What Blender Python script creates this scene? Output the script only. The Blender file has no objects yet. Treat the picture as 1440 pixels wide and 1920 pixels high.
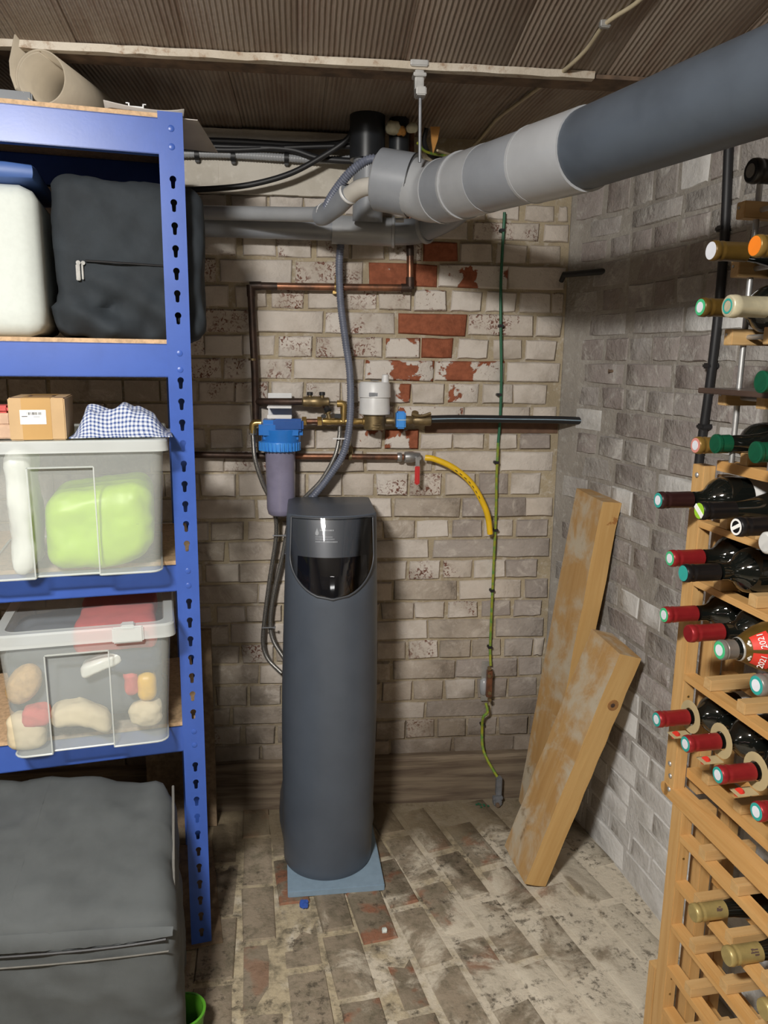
import bpy, bmesh, math, random
from mathutils import Vector, Matrix, noise
from mathutils.geometry import tessellate_polygon
random.seed(7)
S = bpy.context.scene
COL = S.collection
R = math.radians
V = Vector

# ------------------------------------------------------------------ camera
FPX, CH, YAW, PIT, ROL = 1442.0, 1.387, R(6.2), R(11.3), R(0.77)
FW = V((math.sin(YAW)*math.cos(PIT), math.cos(YAW)*math.cos(PIT), -math.sin(PIT)))
RT0 = V((math.cos(YAW), -math.sin(YAW), 0)); UP0 = RT0.cross(FW)
RT = (RT0*math.cos(ROL) + UP0*math.sin(ROL)).normalized(); UP = RT.cross(FW).normalized()
CC = V((0, 0, CH))
cam = bpy.data.cameras.new('camera'); cam.sensor_fit = 'VERTICAL'; cam.sensor_height = 36.0
cam.lens = FPX/1920*36.0; cam.clip_start = 0.02
camo = bpy.data.objects.new('camera', cam); COL.objects.link(camo)
camo.matrix_world = Matrix(((RT.x, UP.x, -FW.x, 0), (RT.y, UP.y, -FW.y, 0), (RT.z, UP.z, -FW.z, CH), (0, 0, 0, 1)))
S.camera = camo

def ray(px, py): return FW + RT*((px-720)/FPX) - UP*((py-960)/FPX)
def PY(px, py, Y): d = ray(px, py); return CC + d*(Y/d.y)
def PX(px, py, X): d = ray(px, py); return CC + d*(X/d.x)
def PZ(px, py, Z): d = ray(px, py); return CC + d*((Z-CH)/d.z)
def PP(px, py, p0, n): d = ray(px, py); return CC + d*((V(p0)-CC).dot(n)/d.dot(n))

# ------------------------------------------------------------------ light, world, exposure
S.view_settings.view_transform = 'Standard'; S.view_settings.look = 'None'
S.view_settings.gamma = 1.0; S.view_settings.use_curve_mapping = False
S.view_settings.exposure = 1.08
w = bpy.data.worlds.new('world'); S.world = w; w.use_nodes = True
w.node_tree.nodes['Background'].inputs[0].default_value = (0.5, 0.52, 0.55, 1)
w.node_tree.nodes['Background'].inputs[1].default_value = 0.008
def area(name, loc, rot, sx, sy, watt, col):
    l = bpy.data.lights.new(name, 'AREA'); l.shape = 'RECTANGLE'; l.size = sx; l.size_y = sy
    l.energy = watt; l.color = col
    o = bpy.data.objects.new(name, l); COL.objects.link(o); o.location = loc; o.rotation_euler = rot
    return o
area('cellar_lamp', (-0.50, -0.06, 2.03), (R(20), 0, 0), 0.28, 0.11, 27.0, (1.0, 0.97, 0.92))
pl_ = bpy.data.lights.new('cellar_bulb', 'POINT'); pl_.energy = 17.0; pl_.shadow_soft_size = 0.07; pl_.color = (1.0, 0.97, 0.92)  # added point light: the same lamp's all-round spill, to light the ceiling
po_ = bpy.data.objects.new('cellar_bulb', pl_); COL.objects.link(po_); po_.location = (-0.50, -0.10, 1.98)
area('cellar_lamp_far', (0.15, -1.7, 1.95), (0, 0, 0), 0.6, 0.2, 3.5, (1.0, 0.97, 0.92))  # added fill light behind the camera, no known lamp there

# ------------------------------------------------------------------ materials
def nt(name):
    m = bpy.data.materials.new(name); m.use_nodes = True
    t = m.node_tree; return m, t, t.nodes['Principled BSDF']
def lk(t, a, b): t.links.new(a, b)
def cc(c): return (c[0], c[1], c[2], 1.0)
def mixc(t, fac, a, b, mode='MIX'):
    n = t.nodes.new('ShaderNodeMix'); n.data_type = 'RGBA'; n.blend_type = mode
    for s, v in ((n.inputs[0], fac), (n.inputs[6], a), (n.inputs[7], b)):
        if isinstance(v, (int, float)): s.default_value = v
        elif isinstance(v, tuple): s.default_value = cc(v)
        else: lk(t, v, s)
    return n.outputs[2]
def mth(t, op, a, b=0.0, clamp=False):
    n = t.nodes.new('ShaderNodeMath'); n.operation = op; n.use_clamp = clamp
    for s, v in ((n.inputs[0], a), (n.inputs[1], b)):
        if isinstance(v, (int, float)): s.default_value = v
        else: lk(t, v, s)
    return n.outputs[0]
def coords(t, kind='pos', scale=(1, 1, 1)):
    if kind == 'pos': o = t.nodes.new('ShaderNodeNewGeometry').outputs['Position']
    else: o = t.nodes.new('ShaderNodeTexCoord').outputs['Object']
    mp = t.nodes.new('ShaderNodeMapping'); mp.inputs['Scale'].default_value = scale
    lk(t, o, mp.inputs[0]); return mp.outputs[0]
def nz(t, co, sc, det=4.0, rough=0.55, dist=0.0):
    n = t.nodes.new('ShaderNodeTexNoise'); n.inputs['Scale'].default_value = sc
    n.inputs['Detail'].default_value = det; n.inputs['Roughness'].default_value = rough
    n.inputs['Distortion'].default_value = dist
    lk(t, co, n.inputs['Vector']); return n.outputs[0]
def ramp(t, v, lo, hi):
    n = t.nodes.new('ShaderNodeMapRange'); n.interpolation_type = 'SMOOTHSTEP'
    n.inputs[1].default_value = lo; n.inputs[2].default_value = hi
    lk(t, v, n.inputs[0]); return n.outputs[0]
def bump(t, b, h, strength=0.3, dist=0.002):
    n = t.nodes.new('ShaderNodeBump'); n.inputs['Strength'].default_value = strength
    n.inputs['Distance'].default_value = dist; lk(t, h, n.inputs['Height'])
    lk(t, n.outputs[0], b.inputs['Normal'])
def rnd(t): return t.nodes.new('ShaderNodeObjectInfo').outputs['Random']

def plain(name, c, rough=0.5, metal=0.0, var=0.12, sc=30, bs=0.0, bsc=200, kind='obj', c2=None, coat=0.0):
    m, t, b = nt(name); co = coords(t, kind)
    d = c2 if c2 else tuple(x*(1-var*2) for x in c)
    f = ramp(t, nz(t, co, sc, 5, 0.6), 0.35, 0.7)
    lk(t, mixc(t, f, c, d), b.inputs['Base Color'])
    b.inputs['Roughness'].default_value = rough; b.inputs['Metallic'].default_value = metal
    b.inputs['Coat Weight'].default_value = coat
    if bs: bump(t, b, nz(t, co, bsc, 3), bs, 0.001)
    return m
def wood(name, c1, c2, scale=(60, 60, 4), stain=None, rough=0.6):
    m, t, b = nt(name); co = coords(t, 'obj', scale)
    f = ramp(t, nz(t, co, 1.0, 6, 0.6, 0.6), 0.3, 0.7)
    c = mixc(t, f, c1, c2)
    c = mixc(t, mth(t, 'MULTIPLY', rnd(t), 0.35), c, c2)
    if stain:
        s = ramp(t, nz(t, coords(t, 'obj'), stain[1], 6, 0.65, 0.4), stain[2], stain[3])
        c = mixc(t, s, c, stain[0])
        if len(stain) > 4:
            s2 = ramp(t, nz(t, coords(t, 'obj', (1.3, 1.0, 0.7)), stain[5], 5, 0.7, 0.3), stain[6], stain[7])
            c = mixc(t, s2, c, stain[4])
    lk(t, c, b.inputs['Base Color']); b.inputs['Roughness'].default_value = rough
    bump(t, b, f, 0.25, 0.001); return m

def brickmat(name, base, alt, dirt, peel=None, peel_t=(0.5, 0.55), peel_sc=18, specks=None, speck_t=(0.6, 0.66), bs=0.5, mottle=None, lo=None):
    m, t, b = nt(name); co = coords(t, 'pos'); r = rnd(t)
    co2n = t.nodes.new('ShaderNodeVectorMath'); co2n.operation = 'ADD'
    cmb = t.nodes.new('ShaderNodeCombineXYZ'); lk(t, mth(t, 'MULTIPLY', r, 37.0), cmb.inputs[0]); lk(t, mth(t, 'MULTIPLY', r, 91.0), cmb.inputs[1])
    lk(t, co, co2n.inputs[0]); lk(t, cmb.outputs[0], co2n.inputs[1]); cr = co2n.outputs[0]
    c = mixc(t, r, base, alt)
    n1 = nz(t, cr, 9, 6, 0.62)
    c = mixc(t, mth(t, 'MULTIPLY', ramp(t, n1, 0.42, 0.75), 0.75), c, dirt)
    h = nz(t, cr, 70, 5, 0.65)
    if mottle:
        c = mixc(t, mth(t, 'MULTIPLY', ramp(t, nz(t, co, 17, 8, 0.72, 0.6), 0.5, 0.68), 0.8), c, mottle)
        c = mixc(t, mth(t, 'MULTIPLY', ramp(t, nz(t, co, 8, 7, 0.7, 0.4), 0.54, 0.7), 0.55), c, tuple(x*.5 for x in dirt))
    if specks:
        s = ramp(t, nz(t, cr, 95, 4, 0.6, 1.2), *speck_t)
        g = ramp(t, nz(t, cr, 14, 2), 0.42, 0.6)
        c = mixc(t, mth(t, 'MULTIPLY', s, g), c, specks)
    if peel:
        p = ramp(t, nz(t, cr, peel_sc, 5, 0.55, 0.3), *peel_t)
        pc = mixc(t, ramp(t, nz(t, cr, 60, 4), 0.3, 0.7), peel, tuple(x*0.72 for x in peel))
        c = mixc(t, p, c, pc); h = mth(t, 'SUBTRACT', h, mth(t, 'MULTIPLY', p, 1.2))
    if lo:  # damp and dirt climbing from the floor, with some shade painted in
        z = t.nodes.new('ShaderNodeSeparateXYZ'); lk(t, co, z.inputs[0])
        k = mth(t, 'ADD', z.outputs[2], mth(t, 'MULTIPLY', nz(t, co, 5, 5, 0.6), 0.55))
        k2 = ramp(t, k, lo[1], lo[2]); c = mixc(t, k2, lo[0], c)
    lk(t, c, b.inputs['Base Color']); b.inputs['Roughness'].default_value = 0.9
    b.inputs['Specular IOR Level'].default_value = 0.2
    h = mth(t, 'ADD', h, mth(t, 'MULTIPLY', nz(t, cr, 17, 4, 0.6), 2.2))
    bump(t, b, h, bs, 0.006); return m

WHITE = (0.60, 0.55, 0.50); CREAM = (0.52, 0.46, 0.40); DIRT = (0.34, 0.29, 0.235)
RED = (0.32, 0.105, 0.055); SPK = (0.16, 0.07, 0.05)
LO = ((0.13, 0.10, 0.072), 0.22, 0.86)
M = {}
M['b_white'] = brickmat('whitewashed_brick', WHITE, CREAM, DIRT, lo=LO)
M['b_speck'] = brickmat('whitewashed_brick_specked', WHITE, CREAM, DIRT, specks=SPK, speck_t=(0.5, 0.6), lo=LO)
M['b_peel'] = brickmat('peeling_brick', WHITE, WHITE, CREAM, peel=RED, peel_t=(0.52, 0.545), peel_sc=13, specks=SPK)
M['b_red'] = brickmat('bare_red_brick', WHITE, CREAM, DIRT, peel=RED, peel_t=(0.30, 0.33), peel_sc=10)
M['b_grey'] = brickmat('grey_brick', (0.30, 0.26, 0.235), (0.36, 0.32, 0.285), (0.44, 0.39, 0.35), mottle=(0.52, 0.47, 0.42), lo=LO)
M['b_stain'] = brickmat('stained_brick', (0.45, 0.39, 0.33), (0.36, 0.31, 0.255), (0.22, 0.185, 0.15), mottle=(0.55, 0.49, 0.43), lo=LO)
M['r_grey'] = brickmat('grey_washed_brick', (0.34, 0.32, 0.30), (0.30, 0.272, 0.258), (0.42, 0.405, 0.385), bs=0.8, mottle=(0.52, 0.505, 0.475))
M['r_pink'] = brickmat('pinkish_washed_brick', (0.32, 0.285, 0.27), (0.25, 0.215, 0.20), (0.36, 0.335, 0.31), bs=0.8, mottle=(0.47, 0.45, 0.42))
M['r_white'] = brickmat('thickly_washed_brick', (0.64, 0.635, 0.62), (0.57, 0.56, 0.545), (0.38, 0.365, 0.34), bs=0.5)
def mortar(name, c1, c2, c3, lo=None, hi=None, bs=0.8):
    m, t, b = nt(name); co = coords(t, 'pos')
    c = mixc(t, ramp(t, nz(t, co, 6, 6, 0.6), 0.35, 0.65), c1, c2)
    c = mixc(t, ramp(t, nz(t, co, 40, 5, 0.7), 0.5, 0.75), c, c3)
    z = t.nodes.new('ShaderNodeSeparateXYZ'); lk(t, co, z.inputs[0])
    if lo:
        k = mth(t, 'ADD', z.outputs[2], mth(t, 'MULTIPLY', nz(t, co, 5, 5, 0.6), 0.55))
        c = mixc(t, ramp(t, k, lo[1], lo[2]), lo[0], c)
    lk(t, c, b.inputs['Base Color']); b.inputs['Roughness'].default_value = 0.95
    b.inputs['Specular IOR Level'].default_value = 0.15
    bump(t, b, nz(t, co, 90, 6, 0.7), bs, 0.006); return m
M['mortar'] = mortar('sandy_mortar', (0.43, 0.36, 0.25), (0.35, 0.29, 0.20), (0.55, 0.50, 0.43), lo=LO)  # LO darkens the low joints, painting in the shade of their gaps
M['mortar_r'] = mortar('grey_mortar', (0.36, 0.335, 0.30), (0.29, 0.265, 0.235), (0.45, 0.43, 0.40), lo=((0.62, 0.61, 0.595), 0.5, 0.9))
def floormat(name, c1, c2, white, red=None, wt=(0.5, 0.66), lift=0.0):
    m, t, b = nt(name); co = coords(t, 'pos'); r = rnd(t)
    c = mixc(t, r, c1, c2)
    c = mixc(t, ramp(t, nz(t, co, 26, 6, 0.7), 0.4, 0.7), c, (0.17, 0.145, 0.10))
    if red: c = mixc(t, mth(t, 'MULTIPLY', ramp(t, nz(t, co, 12, 3), 0.5, 0.62), ramp(t, r, 0.45, 0.9)), c, red)
    sx = t.nodes.new('ShaderNodeSeparateXYZ'); lk(t, co, sx.inputs[0])
    side = mth(t, 'MULTIPLY', mth(t, 'SUBTRACT', sx.outputs[0], 0.25), 0.30)   # cement skim towards the right wall
    near = mth(t, 'MULTIPLY', mth(t, 'SUBTRACT', 1.75, sx.outputs[1]), 0.08)
    k = mth(t, 'ADD', nz(t, co, 7.5, 8, 0.68, 0.5), mth(t, 'ADD', side, mth(t, 'ADD', near, lift)))
    c = mixc(t, ramp(t, k, *wt), c, white)
    d = ramp(t, nz(t, co, 45, 6, 0.75), 0.5, 0.64); d2 = ramp(t, nz(t, co, 6.5, 3), 0.43, 0.56)
    c = mixc(t, mth(t, 'MULTIPLY', mth(t, 'MULTIPLY', d, d2), 0.85), c, (0.075, 0.062, 0.045))
    # damp patch and dark earth by the back wall
    p = ramp(t, mth(t, 'ADD', sx.outputs[1], mth(t, 'MULTIPLY', nz(t, co, 6, 4), 0.4)), 2.12, 2.30)
    c = mixc(t, mth(t, 'MULTIPLY', p, 0.85), c, (0.15, 0.115, 0.07))
    lk(t, c, b.inputs['Base Color']); b.inputs['Roughness'].default_value = 0.82
    b.inputs['Specular IOR Level'].default_value = 0.3
    bump(t, b, mth(t, 'ADD', nz(t, co, 60, 6, 0.7), nz(t, co, 12, 4)), 0.6, 0.006); return m
M['f_brick'] = floormat('floor_brick', (0.30, 0.245, 0.18), (0.225, 0.185, 0.135), (0.54, 0.485, 0.39), red=(0.27, 0.125, 0.075))
M['f_mortar'] = floormat('floor_mortar', (0.50, 0.42, 0.29), (0.44, 0.37, 0.25), (0.58, 0.52, 0.42), wt=(0.42, 0.6))
def ceilmat():
    m, t, b = nt('ribbed_clay_plank'); co = coords(t, 'pos'); r = rnd(t)
    c = mixc(t, ramp(t, nz(t, coords(t, 'pos', (14, 2.2, 2)), 1.0, 6, 0.65), 0.35, 0.68), (0.30, 0.245, 0.195), (0.17, 0.105, 0.07))
    c = mixc(t, mth(t, 'MULTIPLY', ramp(t, nz(t, coords(t, 'pos', (40, 6, 6)), 1.0, 5, 0.7), 0.55, 0.75), 0.5), c, (0.42, 0.37, 0.31))
    c = mixc(t, mth(t, 'MULTIPLY', r, 0.4), c, (0.17, 0.12, 0.09))
    wv = t.nodes.new('ShaderNodeTexWave'); wv.wave_type = 'BANDS'; wv.bands_direction = 'X'
    wv.inputs['Scale'].default_value = 31.0; wv.inputs['Distortion'].default_value = 0.35; wv.inputs['Detail'].default_value = 1.0
    lk(t, co, wv.inputs['Vector'])
    rib = mth(t, 'MULTIPLY', wv.outputs['Fac'], 1.0)
    c = mixc(t, mth(t, 'MULTIPLY', rib, 0.35), c, (0.38, 0.33, 0.27))
    lk(t, c, b.inputs['Base Color']); b.inputs['Roughness'].default_value = 0.85
    bump(t, b, mth(t, 'ADD', rib, mth(t, 'MULTIPLY', nz(t, co, 80, 4), 0.4)), 0.8, 0.004); return m
M['ceil'] = ceilmat()
M['plaster'] = mortar('white_plaster', (0.62, 0.58, 0.51), (0.52, 0.48, 0.41), (0.66, 0.62, 0.55), bs=0.4)
M['flange'] = mortar('painted_rusty_steel', (0.60, 0.55, 0.47), (0.48, 0.42, 0.34), (0.30, 0.2, 0.13), bs=0.5)
M['dimwall'] = plain('unpainted_dark_brick', (0.10, 0.08, 0.065), 0.9, sc=6, kind='pos')
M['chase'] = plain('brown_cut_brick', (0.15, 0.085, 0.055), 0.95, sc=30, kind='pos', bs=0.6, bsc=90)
M['rust'] = plain('rusty_steel', (0.17, 0.11, 0.07), 0.8, 0.0, sc=25, c2=(0.075, 0.05, 0.035), bs=0.4, kind='pos')
M['old_wood'] = wood('dark_damp_timber', (0.20, 0.155, 0.105), (0.075, 0.05, 0.033), (3, 30, 50), rough=0.85)
M['blue'] = plain('blue_painted_steel', (0.042, 0.105, 0.42), 0.36, 0.0, var=0.06, sc=12, bs=0.05)
M['chip'] = plain('chipboard', (0.62, 0.42, 0.25), 0.8, var=0.15, sc=120, kind='obj')
M['chip_dark'] = plain('dark_chipboard', (0.20, 0.14, 0.085), 0.85, var=0.2, sc=50)
M['foam'] = plain('white_polystyrene', (0.60, 0.645, 0.61), 0.75, var=0.02, sc=90, bs=0.15, bsc=260)
M['coolblue'] = plain('muted_blue_plastic', (0.055, 0.12, 0.34), 0.5, var=0.04)
M['blackfab'] = plain('black_woven_fabric', (0.022, 0.029, 0.036), 0.85, var=0.15, sc=14, bs=0.25, bsc=900)
M['greyfab'] = plain('charcoal_woven_fabric', (0.080, 0.088, 0.090), 0.8, var=0.12, sc=7, bs=0.2, bsc=900)
M['piping'] = plain('grey_piping', (0.16, 0.155, 0.14), 0.8)
M['zinc'] = plain('zinc_metal', (0.42, 0.42, 0.42), 0.4, 0.8, sc=40)
M['steel'] = plain('galvanised_steel', (0.55, 0.55, 0.54), 0.45, 0.75, sc=30)
M['zipmetal'] = plain('brushed_zip_metal', (0.27, 0.265, 0.25), 0.55, 0.5, sc=60)
M['card'] = plain('brown_cardboard', (0.50, 0.34, 0.18), 0.85, var=0.05, sc=12)
M['tape'] = plain('parcel_tape', (0.48, 0.29, 0.105), 0.35, var=0.04, sc=8)
M['paper'] = plain('white_paper', (0.80, 0.80, 0.78), 0.7, var=0.02)
M['oldpaper'] = plain('yellowed_paper', (0.45, 0.39, 0.30), 0.8, var=0.1, sc=9)
M['greypaper'] = plain('grey_paper', (0.52, 0.49, 0.46), 0.8, var=0.08, sc=9)
M['ink'] = plain('black_ink', (0.02, 0.02, 0.022), 0.6)
M['print'] = plain('brown_print', (0.11, 0.065, 0.05), 0.8)
M['soft'] = plain('grey_plastic_shell', (0.072, 0.087, 0.112), 0.40, var=0.05, sc=10, bs=0.08, bsc=700)
M['softpanel'] = plain('dark_panel', (0.055, 0.060, 0.070), 0.45, var=0.03)
M['glossblack'] = plain('glossy_black', (0.008, 0.008, 0.010), 0.06, var=0.0, coat=0.6)
M['labelgrey'] = plain('pale_grey_print', (0.45, 0.46, 0.47), 0.6, var=0.05)
M['bluefoam'] = plain('blue_grey_foam_board', (0.22, 0.31, 0.40), 0.8, var=0.05, sc=40, bs=0.15, bsc=400)
M['pipegrey'] = plain('grey_pvc', (0.235, 0.25, 0.275), 0.35, var=0.06, sc=12)
M['pipelight'] = plain('pale_grey_pvc', (0.33, 0.34, 0.355), 0.30, var=0.05, sc=10)
M['pipedark'] = plain('dark_grey_pvc', (0.060, 0.073, 0.092), 0.42, var=0.12, sc=9)
M['pipewhite'] = plain('off_white_pvc', (0.50, 0.475, 0.43), 0.3, var=0.05, sc=14)
M['pipeblack'] = plain('black_pvc', (0.016, 0.018, 0.021), 0.35, var=0.1)
M['rubber'] = plain('black_rubber', (0.014, 0.014, 0.016), 0.5, var=0.1)
M['bluegrey'] = plain('blue_grey_corrugated_hose', (0.135, 0.15, 0.20), 0.4, var=0.1)
M['copper'] = plain('aged_copper', (0.30, 0.135, 0.075), 0.4, 0.75, sc=22, c2=(0.10, 0.06, 0.045), kind='pos')
M['copperdk'] = plain('tarnished_copper', (0.075, 0.045, 0.033), 0.5, 0.6, sc=30, c2=(0.035, 0.025, 0.02), kind='pos')
M['brass'] = plain('brass', (0.52, 0.36, 0.13), 0.32, 0.85, sc=30, c2=(0.35, 0.235, 0.09))
M['brassdk'] = plain('dull_brass', (0.27, 0.20, 0.10), 0.45, 0.7, sc=30, c2=(0.15, 0.11, 0.06))
M['bluepl'] = plain('bright_blue_plastic', (0.020, 0.17, 0.56), 0.3, var=0.05)
M['bluepl2'] = plain('light_blue_plastic', (0.055, 0.28, 0.75), 0.35, var=0.05)
M['bluepl3'] = plain('deep_blue_plastic', (0.010, 0.075, 0.30), 0.35, var=0.05)
M['bowl'] = plain('cloudy_lilac_bowl', (0.24, 0.225, 0.32), 0.2, var=0.12, sc=9)
M['whitepl'] = plain('white_plastic', (0.66, 0.66, 0.66), 0.4, var=0.03)
M['red'] = plain('red_plastic', (0.56, 0.035, 0.035), 0.35, var=0.05)
M['yellow'] = plain('yellow_hose', (0.80, 0.50, 0.015), 0.4, var=0.06)
M['braid'] = plain('braided_steel', (0.30, 0.29, 0.27), 0.4, 0.7, sc=500, c2=(0.09, 0.085, 0.08))
M['earthg'] = plain('green_cable', (0.02, 0.13, 0.065), 0.4)
M['earthy'] = plain('green_yellow_cable', (0.30, 0.30, 0.025), 0.4, sc=60, c2=(0.09, 0.24, 0.05), kind='pos')
M['tan'] = plain('tan_cable', (0.47, 0.40, 0.27), 0.5, var=0.1)
M['lead'] = plain('grey_cast_metal', (0.24, 0.25, 0.27), 0.5, 0.5, sc=50)
M['whitestripe'] = plain('blue_white_stripe', (0.35, 0.5, 0.62), 0.5)
M['orangefoam'] = plain('orange_foam', (0.50, 0.24, 0.06), 0.9, sc=40)
M['yellowfoam'] = plain('cream_foam', (0.55, 0.52, 0.38), 0.9, sc=40)
M['pine'] = wood('pine', (0.60, 0.375, 0.155), (0.50, 0.285, 0.10), (90, 90, 5))
M['pine_y'] = wood('pine_rail', (0.60, 0.36, 0.14), (0.52, 0.28, 0.09), (90, 5, 90))
M['pine_x'] = wood('pine_cross', (0.58, 0.385, 0.18), (0.49, 0.30, 0.12), (5, 90, 90))
M['dkwood'] = wood('dark_brown_wood', (0.085, 0.055, 0.042), (0.05, 0.03, 0.022), (90, 6, 90), rough=0.35)
M['plank'] = wood('rough_timber_plank', (0.52, 0.325, 0.135), (0.44, 0.25, 0.09), (55, 55, 3), stain=((0.52, 0.45, 0.34), 6.5, 0.42, 0.62, (0.20, 0.125, 0.06), 9, 0.60, 0.74))
M['plank_edge'] = wood('sawn_timber_edge', (0.60, 0.385, 0.155), (0.52, 0.31, 0.11), (55, 55, 3), stain=((0.36, 0.16, 0.045), 9, 0.66, 0.70))
M['knot'] = plain('reddish_knot_wood', (0.34, 0.165, 0.055), 0.6, sc=60)
M['green'] = plain('green_plastic', (0.085, 0.30, 0.02), 0.45, var=0.05)
M['lime'] = plain('lime_plastic_bag', (0.40, 0.62, 0.035), 0.45, var=0.06, sc=16, bs=0.3, bsc=40)
M['whitebag'] = plain('white_plastic_bag', (0.78, 0.80, 0.76), 0.3, var=0.05, sc=16, bs=0.3, bsc=40)
M['redcloth'] = plain('red_cloth', (0.58, 0.10, 0.09), 0.8, var=0.08, sc=20)
M['navy'] = plain('navy_cloth', (0.045, 0.06, 0.10), 0.8, var=0.1, sc=12)
M['slate'] = plain('slate_cloth', (0.11, 0.125, 0.15), 0.8, var=0.1, sc=12)
M['creamcl'] = plain('cream_cloth', (0.66, 0.56, 0.38), 0.8, var=0.1, sc=16)
M['tansole'] = plain('tan_rubber', (0.56, 0.36, 0.16), 0.7, var=0.15, sc=60)
M['yellowpl'] = plain('yellow_plastic', (0.80, 0.48, 0.04), 0.4)
M['woodblk'] = plain('pale_pink_wood', (0.62, 0.42, 0.29), 0.7)
M['glass'] = plain('dark_bottle_glass', (0.006, 0.007, 0.006), 0.04, var=0.0, coat=0.3)
M['glassg'] = plain('olive_bottle_glass', (0.018, 0.016, 0.006), 0.05, var=0.0, coat=0.3)
def checked():
    m, t, b = nt('blue_checked_cotton'); u = t.nodes.new('ShaderNodeUVMap').outputs[0]
    sp = t.nodes.new('ShaderNodeSeparateXYZ'); lk(t, u, sp.inputs[0])
    f = [mth(t, 'GREATER_THAN', mth(t, 'SINE', mth(t, 'MULTIPLY', sp.outputs[i], 105.0)), 0.1) for i in (0, 1)]
    k = mth(t, 'MULTIPLY', mth(t, 'ADD', f[0], f[1]), 0.5)
    lk(t, mixc(t, k, (0.58, 0.62, 0.70), (0.035, 0.07, 0.22)), b.inputs['Base Color']); b.inputs['Roughness'].default_value = 0.85
    return m
M['check'] = checked()
def frosted(name, tint, alpha, rough=0.25):
    m, t, b = nt(name); b.inputs['Base Color'].default_value = cc(tint); b.inputs['Roughness'].default_value = rough
    tr = t.nodes.new('ShaderNodeBsdfTransparent'); tr.inputs[0].default_value = (0.97, 0.98, 0.97, 1)
    mx = t.nodes.new('ShaderNodeMixShader'); mx.inputs[0].default_value = alpha
    lk(t, tr.outputs[0], mx.inputs[1]); lk(t, b.outputs[0], mx.inputs[2])
    lk(t, mx.outputs[0], t.nodes['Material Output'].inputs['Surface']); return m
M['tub'] = frosted('frosted_plastic', (0.74, 0.79, 0.77), 0.30)
M['tublid'] = frosted('frosted_plastic_lid', (0.66, 0.71, 0.71), 0.5)
M['tublid2'] = frosted('clear_plastic_lid', (0.68, 0.72, 0.74), 0.22, 0.12)
M['tubrim'] = frosted('frosted_plastic_rim', (0.74, 0.78, 0.77), 0.55)
def clearcover():
    m, t, b = nt('clear_tinted_cover'); b.inputs['Base Color'].default_value = (0.01, 0.01, 0.012, 1); b.inputs['Roughness'].default_value = 0.04
    tr = t.nodes.new('ShaderNodeBsdfTransparent'); tr.inputs[0].default_value = (0.85, 0.86, 0.88, 1)
    gl = t.nodes.new('ShaderNodeBsdfGlossy'); gl.inputs['Roughness'].default_value = 0.03
    fr = t.nodes.new('ShaderNodeFresnel'); fr.inputs[0].default_value = 1.5
    mx = t.nodes.new('ShaderNodeMixShader'); lk(t, fr.outputs[0], mx.inputs[0])
    lk(t, tr.outputs[0], mx.inputs[1]); lk(t, gl.outputs[0], mx.inputs[2])
    lk(t, mx.outputs[0], t.nodes['Material Output'].inputs['Surface']); return m
M['cover'] = clearcover()
def capsule(name, c, metal=0.35, rough=0.35): M[name] = plain(name + '_foil', c, rough, metal, var=0.08, sc=60); return M[name]
for n_, c_ in (('cap_red', (0.30, 0.018, 0.022)), ('cap_gold', (0.42, 0.33, 0.13)), ('cap_brown', (0.25, 0.15, 0.035)), ('cap_dark', (0.040, 0.014, 0.014)),
               ('cap_black', (0.012, 0.011, 0.012)), ('cap_cream', (0.62, 0.57, 0.40)), ('cap_green', (0.008, 0.105, 0.05)), ('cap_silver', (0.42, 0.41, 0.38)),
               ('cap_white', (0.75, 0.75, 0.72)), ('cap_olive', (0.13, 0.075, 0.015)), ('cap_stone', (0.22, 0.20, 0.18))): capsule(n_, c_)
for n_, c_ in (('tip_white', (0.62, 0.66, 0.74)), ('tip_teal', (0.03, 0.33, 0.29)), ('tip_lime', (0.30, 0.55, 0.03)), ('tip_orange', (0.85, 0.22, 0.015)),
               ('tip_mint', (0.06, 0.46, 0.20)), ('tip_pink', (0.66, 0.26, 0.22)), ('tip_pale', (0.70, 0.72, 0.78)), ('lab_red', (0.62, 0.035, 0.02))):
    M[n_] = plain(n_, c_, 0.5, 0.0, var=0.03)
M['tag'] = plain('beige_card_tag', (0.46, 0.37, 0.20), 0.8, var=0.06, sc=20)

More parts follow.
